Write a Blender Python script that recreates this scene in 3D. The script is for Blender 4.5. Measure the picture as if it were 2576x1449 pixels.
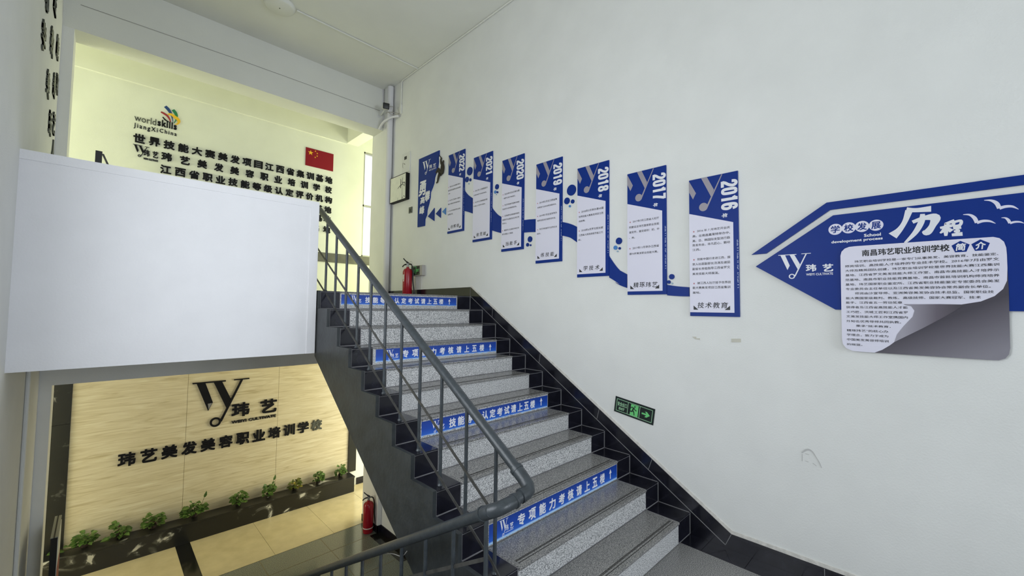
import bpy, bmesh, math, random
from mathutils import Vector, Matrix
PI = math.pi
S = bpy.context.scene
COL = S.collection
for o in list(bpy.data.objects):
    bpy.data.objects.remove(o, do_unlink=True)

# ------------------------------------------------------------------ camera
# metres; the camera stands at the origin, x runs to the right wall, y along it, z up
cam = bpy.data.cameras.new('camera')
cam.sensor_width = 36.0
cam.lens = 1046.49 * 36.0 / 2576.0
cam.clip_start = 0.05
cam.clip_end = 100
camo = bpy.data.objects.new('camera', cam)
COL.objects.link(camo)
YAW, PITCH, ROLL = math.radians(44.6701233), math.radians(2.73994897), math.radians(0.66410728)
_f = Vector((math.sin(YAW)*math.cos(PITCH), math.cos(YAW)*math.cos(PITCH), math.sin(PITCH)))
_r = Vector((math.cos(YAW), -math.sin(YAW), 0))
_u = _r.cross(_f)
_r2 = _r*math.cos(ROLL) + _u*math.sin(ROLL)
_u2 = -_r*math.sin(ROLL) + _u*math.cos(ROLL)
camo.matrix_world = Matrix(((_r2.x, _u2.x, -_f.x, 0), (_r2.y, _u2.y, -_f.y, 0), (_r2.z, _u2.z, -_f.z, 0), (0, 0, 0, 1)))
S.camera = camo

# ------------------------------------------------------------------ world, light, exposure
S.view_settings.view_transform = 'Standard'
S.view_settings.look = 'None'
S.view_settings.gamma = 1.0
S.view_settings.use_curve_mapping = False
S.view_settings.exposure = 0.0
W = bpy.data.worlds.new('sky')
S.world = W
W.use_nodes = True
W.node_tree.nodes['Background'].inputs[0].default_value = (0.93, 0.97, 1.0, 1)
W.node_tree.nodes['Background'].inputs[1].default_value = 1.6

def area(name, loc, aim, sx, sy, power, color):
    l = bpy.data.lights.new(name, 'AREA')
    l.shape = 'RECTANGLE'
    l.size, l.size_y, l.energy, l.color = sx, sy, power, color
    o = bpy.data.objects.new(name, l)
    COL.objects.link(o)
    o.location = loc
    o.rotation_euler = (Vector(aim) - Vector(loc)).to_track_quat('-Z', 'Z').to_euler()
    return o
# daylight through the landing window behind the camera, the two corridor ends and the hall entrance
area('window_daylight', (2.35, -4.93, 0.4), (2.35, 2, 0.4), 1.9, 2.4, 165, (0.80, 0.89, 1.0))
area('added_side_light', (-0.60, 2.15, 0.55), (3, 2.15, 0.55), 1.9, 2.0, 58, (0.88, 0.94, 1.0))  # added lamp out of view on the left, brightens the right wall
area('corridor_daylight', (5.9, 7.85, 1.55), (0, 7.85, 1.0), 1.2, 1.7, 92, (0.97, 1.0, 0.64))
area('corridor_daylight', (-2.9, 7.85, 1.55), (3, 7.85, 1.0), 1.2, 1.7, 76, (0.97, 1.0, 0.66))
area('entrance_daylight', (6.4, 6.6, -2.3), (0, 7.2, -2.6), 3.2, 2.6, 195, (1.0, 0.94, 0.63))
area('hall_daylight', (-2.9, 7.75, -2.3), (3, 8.0, -2.5), 1.2, 2.4, 75, (1.0, 0.95, 0.70))

# ------------------------------------------------------------------ materials
def M(name, col, rough=0.6, metal=0.0, vary=None, bump=None, spec=0.5):
    m = bpy.data.materials.new(name)
    m.use_nodes = True
    nt = m.node_tree
    b = nt.nodes['Principled BSDF']
    b.inputs['Base Color'].default_value = (*col, 1)
    b.inputs['Roughness'].default_value = rough
    b.inputs['Metallic'].default_value = metal
    b.inputs['Specular IOR Level'].default_value = spec
    tc = None
    if vary or bump:
        tc = nt.nodes.new('ShaderNodeTexCoord')
    if vary:
        sc, amt = vary
        n = nt.nodes.new('ShaderNodeTexNoise')
        n.inputs['Scale'].default_value = sc
        n.inputs['Detail'].default_value = 6
        nt.links.new(tc.outputs['Object'], n.inputs['Vector'])
        mr = nt.nodes.new('ShaderNodeMapRange')
        mr.inputs[1].default_value, mr.inputs[2].default_value = 0.3, 0.7
        mr.inputs[3].default_value, mr.inputs[4].default_value = 1 - amt, 1 + amt
        nt.links.new(n.outputs['Fac'], mr.inputs[0])
        vm = nt.nodes.new('ShaderNodeVectorMath')
        vm.operation = 'SCALE'
        vm.inputs[0].default_value = col
        nt.links.new(mr.outputs[0], vm.inputs['Scale'])
        nt.links.new(vm.outputs[0], b.inputs['Base Color'])
    if bump:
        n2 = nt.nodes.new('ShaderNodeTexNoise')
        n2.inputs['Scale'].default_value = bump[0]
        n2.inputs['Detail'].default_value = 4
        nt.links.new(tc.outputs['Object'], n2.inputs['Vector'])
        bp = nt.nodes.new('ShaderNodeBump')
        bp.inputs['Strength'].default_value = bump[1]
        bp.inputs['Distance'].default_value = 0.01
        nt.links.new(n2.outputs['Fac'], bp.inputs['Height'])
        nt.links.new(bp.outputs[0], b.inputs['Normal'])
    return m

def ramp_mat(name, tex, scale, stops, rough, stretch=(1, 1, 1), detail=8, dist=0.0, out='Fac', rand=None):
    m = bpy.data.materials.new(name)
    m.use_nodes = True
    nt = m.node_tree
    b = nt.nodes['Principled BSDF']
    b.inputs['Roughness'].default_value = rough
    tc = nt.nodes.new('ShaderNodeTexCoord')
    mp = nt.nodes.new('ShaderNodeMapping')
    mp.inputs['Scale'].default_value = stretch
    nt.links.new(tc.outputs['Object'], mp.inputs['Vector'])
    t = nt.nodes.new(tex)
    t.inputs['Scale'].default_value = scale
    if 'Detail' in t.inputs:
        t.inputs['Detail'].default_value = detail
    if 'Distortion' in t.inputs:
        t.inputs['Distortion'].default_value = dist
    nt.links.new(mp.outputs[0], t.inputs['Vector'])
    cr = nt.nodes.new('ShaderNodeValToRGB')
    e = cr.color_ramp.elements
    while len(e) < len(stops):
        e.new(0.5)
    for el, (p, c) in zip(e, stops):
        el.position = p
        el.color = (*c, 1)
    nt.links.new(t.outputs[out], cr.inputs[0])
    nt.links.new(cr.outputs[0], b.inputs['Base Color'])
    return m

def g(v): return (v, v, v)
PAINT = M('white_wall_paint', (0.80, 0.80, 0.775), 0.85, vary=(3.0, 0.025), bump=(90, 0.12))
PAINT_C = M('corridor_wall_paint', (0.80, 0.81, 0.72), 0.85, vary=(2.5, 0.03), bump=(90, 0.1))
CEIL = M('ceiling_paint', (0.77, 0.77, 0.715), 0.9, vary=(1.5, 0.03), bump=(60, 0.1))
PARA = M('parapet_paint', (0.82, 0.81, 0.83), 0.8, vary=(4.0, 0.02), bump=(80, 0.15))
EDGE = M('bare_plaster', (0.72, 0.69, 0.64), 0.9, vary=(25, 0.15), bump=(60, 0.4))
GRAN = ramp_mat('speckled_granite', 'ShaderNodeTexNoise', 170, [(0.33, g(0.09)), (0.43, g(0.30)), (0.51, g(0.52)), (0.62, (0.76, 0.74, 0.73))], 0.45, detail=3)
GRANT = ramp_mat('polished_granite', 'ShaderNodeTexNoise', 190, [(0.34, g(0.05)), (0.46, g(0.17)), (0.55, (0.27, 0.262, 0.25)), (0.68, (0.44, 0.42, 0.40))], 0.22, detail=3)
FGRAN = ramp_mat('hall_green_granite', 'ShaderNodeTexNoise', 120, [(0.35, (0.05, 0.06, 0.05)), (0.5, (0.16, 0.18, 0.15)), (0.65, (0.30, 0.32, 0.26))], 0.13, detail=4)
GROOVE = M('anti_slip_groove', (0.03, 0.028, 0.026), 0.8)
TILE = M('black_glazed_tile', (0.010, 0.010, 0.016), 0.16, vary=(14, 0.4))
GROUT = M('tile_grout', (0.22, 0.215, 0.22), 0.9)
STRING = M('dark_stair_paint', (0.034, 0.039, 0.042), 0.42, vary=(9, 0.28), bump=(30, 0.25))
RAIL = M('grey_rail_paint', (0.040, 0.048, 0.055), 0.35, vary=(30, 0.22), bump=(140, 0.12))
BAR = M('worn_rail_bar', (0.055, 0.054, 0.050), 0.5, vary=(22, 0.4))
BLUE = M('blue_acrylic', (0.002, 0.028, 0.225), 0.45, spec=0.2)
LBLUE = M('sky_blue_acrylic', (0.06, 0.22, 0.55), 0.3)
PBLUE = M('pale_blue_acrylic', (0.33, 0.45, 0.55), 0.3)
LILAC = M('white_board_print', (0.76, 0.74, 0.86), 0.45)
WHITE = M('white_print', (0.80, 0.80, 0.84), 0.45)
EMB = M('grey_print', (0.33, 0.30, 0.34), 0.45)
INK = M('black_print', (0.015, 0.015, 0.02), 0.5)
REDP = M('red_print', (0.45, 0.06, 0.08), 0.5)
SIDE = M('pale_print', (0.30, 0.36, 0.55), 0.45)
BLACK = M('black_acrylic', (0.005, 0.005, 0.007), 0.5, spec=0.2)
GREYL = M('faded_black_acrylic', (0.07, 0.075, 0.06), 0.4)
BRONZE = M('dark_brown_acrylic', (0.024, 0.017, 0.014), 0.5, spec=0.25)
TIPM = M('silver_grey_film', (0.22, 0.22, 0.23), 0.35)
FLAGR = M('flag_red', (0.24, 0.004, 0.014), 0.5, spec=0.25)
YEL = M('yellow_print', (0.85, 0.50, 0.02), 0.4)
LRED = M('logo_red', (0.32, 0.02, 0.03), 0.4)
LGRN = M('logo_green', (0.01, 0.20, 0.08), 0.4)
LNAV = M('logo_blue', (0.01, 0.05, 0.22), 0.4)
TRAV = ramp_mat('travertine', 'ShaderNodeTexNoise', 3.2, [(0.28, (0.50, 0.42, 0.25)), (0.42, (0.63, 0.55, 0.36)), (0.54, (0.68, 0.60, 0.41)), (0.75, (0.76, 0.70, 0.52))], 0.32, stretch=(0.55, 1, 7.0), detail=12, dist=1.4)
TRJ = M('stone_joint', (0.30, 0.22, 0.10), 0.8)
MARB = ramp_mat('black_marble', 'ShaderNodeTexNoise', 2.6, [(0.0, (0.010, 0.011, 0.009)), (0.59, (0.015, 0.015, 0.012)), (0.645, (0.09, 0.09, 0.075)), (0.68, (0.58, 0.57, 0.50))], 0.3, stretch=(1, 1, 1.3), detail=10, dist=1.6)
FBEIGE = M('beige_floor_tile', (0.62, 0.53, 0.31), 0.16, vary=(6, 0.07))
FBLACK = M('black_floor_tile', (0.014, 0.014, 0.012), 0.12)
FJOINT = M('floor_joint', (0.25, 0.20, 0.10), 0.8)
RED = M('extinguisher_red', (0.36, 0.006, 0.018), 0.25)
BPLAS = M('black_plastic', (0.012, 0.012, 0.012), 0.4)
STEEL = M('grey_steel', (0.33, 0.33, 0.32), 0.4, metal=0.6)
GREYP = M('grey_plastic', (0.40, 0.38, 0.35), 0.5)
DGREY = M('dark_grey_switch', (0.10, 0.11, 0.09), 0.5)
WPLAS = M('white_plastic', (0.72, 0.72, 0.70), 0.45)
PIPEM = M('white_painted_pipe', (0.72, 0.71, 0.74), 0.5)
PAPER = M('cream_paper', (0.80, 0.80, 0.70), 0.7, vary=(12, 0.05))
LABEL = M('paper_label', (0.72, 0.64, 0.60), 0.6)
GLOW = M('luminous_green_print', (0.16, 0.62, 0.20), 0.4)
PGLOW = M('pale_green_print', (0.36, 0.62, 0.38), 0.4)
SIGNB = M('sign_black', (0.008, 0.016, 0.014), 0.35)
LEAF = ramp_mat('green_leaf', 'ShaderNodeTexNoise', 14, [(0.35, (0.035, 0.085, 0.014)), (0.5, (0.075, 0.155, 0.028)), (0.68, (0.16, 0.25, 0.055))], 0.45, detail=3)
LEAFY = ramp_mat('yellowing_leaf', 'ShaderNodeTexNoise', 14, [(0.35, (0.05, 0.085, 0.014)), (0.5, (0.11, 0.145, 0.02)), (0.68, (0.32, 0.24, 0.03))], 0.45, detail=3)
STEM = M('plant_stem', (0.06, 0.07, 0.02), 0.6)
SOIL = M('dark_root_ball', (0.035, 0.02, 0.014), 0.9, vary=(30, 0.5), bump=(40, 0.6))
TAPE = M('tape_residue', (0.60, 0.58, 0.50), 0.8)
SCUFF = M('grey_scuff', (0.55, 0.545, 0.53), 0.9)
ALU = M('aluminium_frame', (0.38, 0.38, 0.34), 0.4, metal=0.5)

def gradient_mat(name, axis, a, b, stops, rough=0.3, direction=None):
    """a printed colour gradient running from a to b (metres, object space) along a direction"""
    m = bpy.data.materials.new(name)
    m.use_nodes = True
    nt = m.node_tree
    bs = nt.nodes['Principled BSDF']
    bs.inputs['Roughness'].default_value = rough
    tc = nt.nodes.new('ShaderNodeTexCoord')
    dt = nt.nodes.new('ShaderNodeVectorMath')
    dt.operation = 'DOT_PRODUCT'
    dt.inputs[1].default_value = direction if direction else tuple(1.0 if i == axis else 0.0 for i in range(3))
    nt.links.new(tc.outputs['Object'], dt.inputs[0])
    mr = nt.nodes.new('ShaderNodeMapRange')
    mr.inputs[1].default_value, mr.inputs[2].default_value = a, b
    nt.links.new(dt.outputs['Value'], mr.inputs[0])
    cr = nt.nodes.new('ShaderNodeValToRGB')
    e = cr.color_ramp.elements
    while len(e) < len(stops):
        e.new(0.5)
    for el, (p, c) in zip(e, stops):
        el.position = p
        el.color = (*c, 1)
    nt.links.new(mr.outputs[0], cr.inputs[0])
    nt.links.new(cr.outputs[0], bs.inputs['Base Color'])
    return m

# ------------------------------------------------------------------ helpers
def wloc(o):
    v = Vector((0, 0, 0))
    while o is not None:
        v = v + o.location
        o = o.parent
    return v

def obj(name, bm, mats, parent=None, smooth=False, label=None):
    if not isinstance(mats, (list, tuple)):
        mats = [mats]
    bm.verts.ensure_lookup_table()
    if parent is None:
        xs = [v.co for v in bm.verts]
        lo = Vector((min(c.x for c in xs), min(c.y for c in xs), min(c.z for c in xs)))
        hi = Vector((max(c.x for c in xs), max(c.y for c in xs), max(c.z for c in xs)))
        org = Vector(((lo.x+hi.x)/2, (lo.y+hi.y)/2, lo.z))
    else:
        org = wloc(parent)
    bmesh.ops.translate(bm, verts=bm.verts[:], vec=-org)
    me = bpy.data.meshes.new(name)
    if smooth:
        for f in bm.faces:
            f.smooth = True
    bm.to_mesh(me)
    bm.free()
    for m in mats:
        me.materials.append(m)
    if smooth:
        me.set_sharp_from_angle(angle=math.radians(40))
    o = bpy.data.objects.new(name, me)
    COL.objects.link(o)
    if parent is None:
        o.location = org
    else:
        o.parent = parent
    if label:
        o['label'] = label
    return o

def tag(o, label, cat, group=None):
    o['label'] = label
    o['category'] = cat
    if group:
        o['group'] = group
    return o

def thing(name, label, cat, loc, group=None):
    o = bpy.data.objects.new(name, None)
    o.empty_display_size = 0.1
    COL.objects.link(o)
    o.location = loc
    return tag(o, label, cat, group)

def struct(name, bm, mats, parent=None, smooth=False):
    o = obj(name, bm, mats, parent, smooth)
    if parent is None:
        o['kind'] = 'structure'
    return o

def B(): return bmesh.new()

def bx(bm, lo, hi, mi=0):
    x0, y0, z0 = lo
    x1, y1, z1 = hi
    v = [bm.verts.new(c) for c in ((x0,y0,z0),(x1,y0,z0),(x1,y1,z0),(x0,y1,z0),(x0,y0,z1),(x1,y0,z1),(x1,y1,z1),(x0,y1,z1))]
    for q in ((0,3,2,1),(4,5,6,7),(0,1,5,4),(1,2,6,5),(2,3,7,6),(3,0,4,7)):
        f = bm.faces.new([v[i] for i in q])
        f.material_index = mi
    return bm

def box(lo, hi): return bx(B(), lo, hi)

def bevel(bm, w, seg=2):
    bmesh.ops.bevel(bm, geom=bm.edges[:], offset=w, segments=seg, affect='EDGES', profile=0.5)
    return bm

def area2(p): return sum(p[i][0]*p[(i+1) % len(p)][1] - p[(i+1) % len(p)][0]*p[i][1] for i in range(len(p)))

def prism(bm, poly, fr, d0, d1, mi=0):
    p = list(poly)
    if area2(p) < 0:
        p.reverse()
    bk = [bm.verts.new(fr(u, v, d0)) for u, v in p]
    ft = [bm.verts.new(fr(u, v, d1)) for u, v in p]
    n = len(p)
    fs = [bm.faces.new(ft), bm.faces.new(bk[::-1])]
    for i in range(n):
        j = (i+1) % n
        fs.append(bm.faces.new((bk[i], bk[j], ft[j], ft[i])))
    for f in fs:
        f.material_index = mi
    return bm

def ell(u, v, ru, rv=None, n=32, a0=0, a1=2*PI):
    rv = rv or ru
    full = abs(a1-a0-2*PI) < 1e-6
    m = n if full else n+1
    return [(u+ru*math.cos(a0+(a1-a0)*i/n), v+rv*math.sin(a0+(a1-a0)*i/n)) for i in range(m)]

def ring(bm, u, v, ro, ri, fr, d0, d1, n=32, mi=0):
    o, i = ell(u, v, ro, n=n), ell(u, v, ri, n=n)
    V = [[bm.verts.new(fr(a, b, d)) for a, b in L] for L, d in ((o, d0), (o, d1), (i, d0), (i, d1))]
    for k in range(n):
        j = (k+1) % n
        for q in ((V[0][k], V[0][j], V[1][j], V[1][k]), (V[3][k], V[3][j], V[2][j], V[2][k]), (V[1][k], V[1][j], V[3][j], V[3][k]), (V[2][k], V[2][j], V[0][j], V[0][k])):
            bm.faces.new(q).material_index = mi

def smooth_pts(pts, n=6):
    """Catmull-Rom through points of any dimension"""
    out = []
    P = [pts[0]] + list(pts) + [pts[-1]]
    for i in range(1, len(P)-2):
        for k in range(n):
            t = k/n
            out.append(tuple(0.5*((2*b) + (-a+c)*t + (2*a-5*b+4*c-d)*t*t + (-a+3*b-3*c+d)*t**3) for a, b, c, d in zip(P[i-1], P[i], P[i+1], P[i+2])))
    out.append(tuple(pts[-1]))
    return out

def hull(pts):
    p = sorted(set(pts))
    def half(seq):
        h = []
        for q in seq:
            while len(h) > 1 and (h[-1][0]-h[-2][0])*(q[1]-h[-2][1])-(h[-1][1]-h[-2][1])*(q[0]-h[-2][0]) <= 1e-12:
                h.pop()
            h.append(q)
        return h[:-1]
    return half(p)+half(p[::-1])

def ribbon(bm, uvw, fr, d0, d1, mi=0, n=6):
    """a flat brush stroke of changing width: (u, v, width) control points"""
    pts = smooth_pts(uvw, n)
    L, R = [], []
    for i, (u, v, w) in enumerate(pts):
        a, b = pts[max(i-1, 0)], pts[min(i+1, len(pts)-1)]
        dx, dy = b[0]-a[0], b[1]-a[1]
        l = math.hypot(dx, dy) or 1
        L.append((u-dy/l*w/2, v+dx/l*w/2))
        R.append((u+dy/l*w/2, v-dx/l*w/2))
    for i in range(len(pts)-1):
        q = hull([L[i], R[i], R[i+1], L[i+1]])
        if len(q) > 2:
            prism(bm, q, fr, d0, d1+i*0.00002, mi)

def tube(bm, pts, r, seg=10, cap=True, mi=0):
    pts = [Vector(p) for p in pts]
    rings = []
    ref = None
    for i, p in enumerate(pts):
        t = (pts[min(i+1, len(pts)-1)] - pts[max(i-1, 0)]).normalized()
        if ref is None:
            ref = t.orthogonal().normalized()
        ref = (ref - t*ref.dot(t)).normalized()
        b = t.cross(ref)
        rr = r[i] if isinstance(r, (list, tuple)) else r
        rings.append([bm.verts.new(p + ref*rr*math.cos(2*PI*k/seg) + b*rr*math.sin(2*PI*k/seg)) for k in range(seg)])
    for a, b in zip(rings, rings[1:]):
        for k in range(seg):
            bm.faces.new((a[k], a[(k+1) % seg], b[(k+1) % seg], b[k])).material_index = mi
    if cap:
        bm.faces.new(rings[0][::-1]).material_index = mi
        bm.faces.new(rings[-1]).material_index = mi
    return bm

def lathe(bm, prof, c, seg=24, mi=0):
    cx, cy, cz = c
    rs = [[bm.verts.new((cx+r*math.cos(2*PI*k/seg), cy+r*math.sin(2*PI*k/seg), cz+z)) for k in range(seg)] for r, z in prof]
    for a, b in zip(rs, rs[1:]):
        for k in range(seg):
            bm.faces.new((a[k], a[(k+1) % seg], b[(k+1) % seg], b[k])).material_index = mi
    bm.faces.new(rs[0][::-1]).material_index = mi
    bm.faces.new(rs[-1]).material_index = mi
    return bm

# flat frames on surfaces: (u, v, d) with d standing out of the surface
def RWF(u, v, d): return (3.4985-d, -u, v)             # right wall
def TWF(u, v, d): return (u, 8.6-d, v)              # corridor wall
def LGF(u, v, d): return (u, 8.66-d, v)             # stone wall in the lower hall
def LFF(u, v, d): return (-0.43+d, u, v)            # left wall
def YF(y): return lambda u, v, d: (u, y-d, v)       # any upright face towards the landing
def off(fr, k): return lambda u, v, d: fr(u, v, d+k)

_tc = {}
def text_mesh(body, ext, res, sp=1.0):
    key = (body, ext, res, sp)
    if key not in _tc:
        c = bpy.data.curves.new('t', 'FONT')
        c.body, c.extrude, c.resolution_u, c.space_character = body, ext, res, sp
        o = bpy.data.objects.new('t', c)
        COL.objects.link(o)
        bpy.context.view_layer.update()
        me = bpy.data.meshes.new_from_object(o)
        vs = [tuple(v.co) for v in me.vertices]
        fs = [tuple(p.vertices) for p in me.polygons]
        bpy.data.objects.remove(o, do_unlink=True)
        bpy.data.curves.remove(c)
        bpy.data.meshes.remove(me)
        _tc[key] = (vs, fs)
    return _tc[key]

def text(bm, body, fr, u0, u1, v0, v1, d=0.001, bold=0.0, ext=0.0, res=2, rot=0, slant=0.0, mi=0, sp=1.0):
    """writing fitted into a box on a surface; rot -90 reads downwards, 90 upwards"""
    e = ext
    vs, fs = text_mesh(body, 0.5 if e else 0.0, res, sp)
    x0, x1 = min(v[0] for v in vs), max(v[0] for v in vs)
    y0, y1 = min(v[1] for v in vs), max(v[1] for v in vs)
    # heavier strokes: the same outline laid down again a hair to each side
    bo = bold
    shifts = [(0, 0)] if bo == 0 else [(-bo, -bo), (bo, bo)] if bo < 0.015 else [(-bo, -bo), (bo, bo), (-bo, bo), (bo, -bo)] if bo < 0.034 else [(0, 0)] + [(bo*math.cos(i*PI/4), bo*math.sin(i*PI/4)) for i in range(8)]
    for k, (sx, sy) in enumerate(shifts):
        nv = []
        for x, y, z in vs:
            a, b = (x+sx-x0+bo)/(x1-x0+2*bo), (y+sy-y0+bo)/(y1-y0+2*bo)
            if rot == 0:
                u, v = u0+a*(u1-u0), v0+b*(v1-v0)
            elif rot == -90:
                u, v = u0+b*(u1-u0), v1-a*(v1-v0)
            else:
                u, v = u1-b*(u1-u0), v0+a*(v1-v0)
            u += slant*(v-(v0+v1)/2)
            nv.append(bm.verts.new(fr(u, v, (d+(z+0.5)*e if e else d)+k*0.00002)))
        for f in fs:
            try:
                bm.faces.new([nv[i] for i in f]).material_index = mi
            except ValueError:
                pass
    return bm

def wid(t): return sum(0.55 if ord(c) < 256 else 1.0 for c in t)

def para(bm, lines, fr, d, bold=0.012, k=0.92, mi=0):
    """lines of print: (text, u0, u1, middle v)"""
    for t, a, b, vc in lines:
        h = (b-a)/wid(t)*k
        text(bm, t, fr, a, b, vc-h/2, vc+h/2, d, bold=bold, mi=mi)

VYD = {'polys': [[(0.0, 0.0), (0.5672, -0.0058), (0.5681, -0.0319), (0.005, -0.0254)], [(0.0709, -0.0249), (0.2144, -0.0217), (0.3561, -0.4363), (0.2824, -0.6022)], [(0.359, -0.0285), (0.5024, -0.0278), (0.669, -0.4045), (0.5994, -0.5952)], [(0.8403, -0.0223), (0.8832, -0.02), (0.5263, -0.8615), (0.4831, -0.8623)], [(0.7154, -0.0049), (0.9991, -0.004), (1.0, -0.0275), (0.7176, -0.0261)]], 'ring': (0.4158, -0.8551, 0.0968, 0.0608), 'tip': [(0.2697, -0.4537), (0.3423, -0.4478), (0.2881, -0.5695)], 'box': (1.1393, -1.3012, 0.8153)}
def emblem(bm, fr, u, v, w, d0, d1, h=None, mi=0, ringfill=True):
    """the two-stroke school emblem with its ring, top left corner at (u, v)"""
    sy = (h/0.87 if h else w)
    T = lambda q: (u+q[0]*w, v+q[1]*sy)
    for i, p in enumerate(VYD['polys']):
        prism(bm, [T(q) for q in p], fr, d0, d1+i*0.00003, mi)
    cx, cy, ro, ri = VYD['ring']
    c = T((cx, cy))
    F2 = lambda a, b, d: fr(c[0]+(a-c[0]), c[1]+(b-c[1])*sy/w, d)
    ring(bm, c[0], c[1], ro*w, ri*w, F2, d0, d1+0.0002, 28, mi)

# ------------------------------------------------------------------ building shell
ZF, ZL, ZH, ZC = 0.15, -1.816, -3.76, 3.84      # upper floor, landing, hall floor, ceiling
YK = [[1.4407, 1.7125, 1.9823, 2.2499, 2.5156, 2.7792, 3.0407, 3.3002, 3.5576, 3.8129, 4.0663, 4.3175]][0]
ZK = [[-1.6487, -1.4855, -1.325, -1.1663, -1.0085, -0.8506, -0.6918, -0.5312, -0.3678, -0.2009, -0.0295, 0.1473]][0]
ZK[11] = ZF

b = box((3.5, -4.8, ZH-0.1), (3.72, 7.2, ZC+0.15))
struct('wall_right', b, PAINT)
b = B()
bx(b, (-0.65, -4.8, ZH-0.1), (-0.43, 1.15, ZC+0.15)); bx(b, (-0.65, 3.15, ZH-0.1), (-0.43, 6.757, ZC+0.15))
bx(b, (-0.65, 1.15, ZH-0.1), (-0.43, 3.15, -0.5)); bx(b, (-0.65, 1.15, 1.6), (-0.43, 3.15, ZC+0.15))  # closes the wall round an opening added for the side lamp
struct('wall_left', b, PAINT)
b = B()
for y in (1.15, 2.13, 3.11): bx(b, (-0.55, y, -0.5), (-0.51, y+0.04, 1.6))
for z in (-0.5, 1.56): bx(b, (-0.55, 1.15, z), (-0.51, 3.15, z+0.04))
struct('added_side_window', b, WPLAS)  # invented window frame, put in to go with the added side lamp
b = box((-0.65, 6.758, ZH-0.1), (-0.335, 7.12, ZC+0.15))
struct('wall_pillar_left', b, PAINT)
b = box((3.43, 6.59, ZH), (3.499, 7.15, ZC))
struct('wall_pillar_right', b, PAINT)
# wall behind the camera with the landing window
b = B()
bx(b, (-0.43, -5.0, ZL-0.2), (1.35, -4.8, ZC+0.15)); bx(b, (3.35, -5.0, ZL-0.2), (3.5, -4.8, ZC+0.15))
bx(b, (1.35, -5.0, ZL-0.2), (3.35, -4.8, -0.8)); bx(b, (1.35, -5.0, 1.6), (3.35, -4.8, ZC+0.15))
struct('wall_behind', b, PAINT)
b = B()
for x in (1.35, 2.33, 3.30): bx(b, (x, -4.89, -0.8), (x+0.05, -4.83, 1.6))
for z in (-0.8, 1.55): bx(b, (1.35, -4.89, z), (3.35, -4.83, z+0.05))
struct('window_1', b, WPLAS)
b = box((-0.65, -5.0, ZC), (3.72, 6.76, ZC+0.15))
struct('ceiling', b, CEIL)
b = box((-0.43, 6.757, 3.10), (3.499, 7.10, ZC))
struct('ceiling_beam', b, CEIL)
# corridor upstairs
b = B()
bx(b, (-3.0, 8.6, -0.2), (3.94, 8.82, ZC)); bx(b, (3.94, 8.6, -0.2), (5.2, 8.82, 1.07)); bx(b, (3.94, 8.6, 3.36), (5.2, 8.82, ZC)); bx(b, (5.2, 8.6, -0.2), (6.1, 8.82, ZC))
struct('wall_corridor', b, PAINT_C)
b = box((-3.0, 8.55, 3.40), (3.55, 8.599, ZC))
struct('ceiling_beam_corridor', b, PAINT_C)
b = box((3.55, 7.12, 3.42), (3.80, 8.599, ZC))
struct('ceiling_beam_cross', b, PAINT_C)
b = box((-3.1, 6.76, ZC), (6.1, 8.82, ZC+0.15))
struct('ceiling_corridor', b, PAINT_C)
b = box((3.72, 7.0, -0.2), (6.1, 7.2, ZC)); struct('wall_corridor_front', b, PAINT_C)
b = box((-3.0, 6.9, ZH), (-0.65, 7.1, ZC)); struct('wall_corridor_side', b, PAINT_C)
b = B()
bx(b, (3.94, 8.62, 1.07), (3.975, 8.68, 3.36)); bx(b, (4.55, 8.62, 1.07), (4.6, 8.68, 3.36)); bx(b, (5.16, 8.62, 1.07), (5.2, 8.68, 3.36))
bx(b, (3.94, 8.62, 3.325), (5.2, 8.68, 3.36)); bx(b, (3.94, 8.62, 1.07), (5.2, 8.68, 1.10)); bx(b, (3.94, 8.62, 2.16), (5.2, 8.68, 2.20))
wn = struct('window_2', b, ALU)
b = box((3.975, 8.645, 1.10), (5.16, 8.65, 3.325))
FROST = M('frosted_glass', (0.93, 0.93, 0.93), 0.6)
_b = FROST.node_tree.nodes['Principled BSDF']
_b.inputs['Transmission Weight'].default_value = 0.95
_b.inputs['IOR'].default_value = 1.05
struct('pane', b, FROST, wn)
b = B()
bx(b, (-3.0, 8.585, 0.885), (6.0, 8.599, 1.07))
struct('trim_1', b, M('grey_stone_band', (0.115, 0.112, 0.095), 0.35, vary=(8, 0.25)))
for nm, x0, x1 in (('wall_corridor_end_left', -3.2, -3.0), ('wall_corridor_end_right', 6.0, 6.2)):
    b = B()
    bx(b, (x0, 7.1, -0.2), (x1, 8.82, 0.7)); bx(b, (x0, 7.1, 3.3), (x1, 8.82, ZC)); bx(b, (x0, 7.1, 0.7), (x1, 7.22, 3.3)); bx(b, (x0, 8.48, 0.7), (x1, 8.82, 3.3))
    struct(nm, b, PAINT_C)
# upper floor slab, parapet, lower beam
b = B()
bx(b, (1.54, 4.60, -0.20), (3.499, 6.9, ZF)); bx(b, (-0.43, 4.44, -0.20), (1.54, 6.9, ZF)); bx(b, (-3.0, 6.9, -0.20), (6.1, 8.60, ZF), 1)
struct('floor_upper', b, [GRANT, M('corridor_floor_tile', (0.70, 0.67, 0.50), 0.3)])
b = B()
bx(b, (-0.43, 4.326, -0.47), (1.53, 4.44, 1.04))
bx(b, (-0.43, 4.32, 0.975), (1.53, 4.327, 1.04)); bx(b, (1.452, 4.32, -0.47), (1.53, 4.327, 0.975))
struct('wall_parapet', b, PARA)
b = box((-0.43, 6.757, -0.90), (3.43, 7.10, -0.20))
struct('ceiling_beam_hall', b, PAINT)
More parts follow.
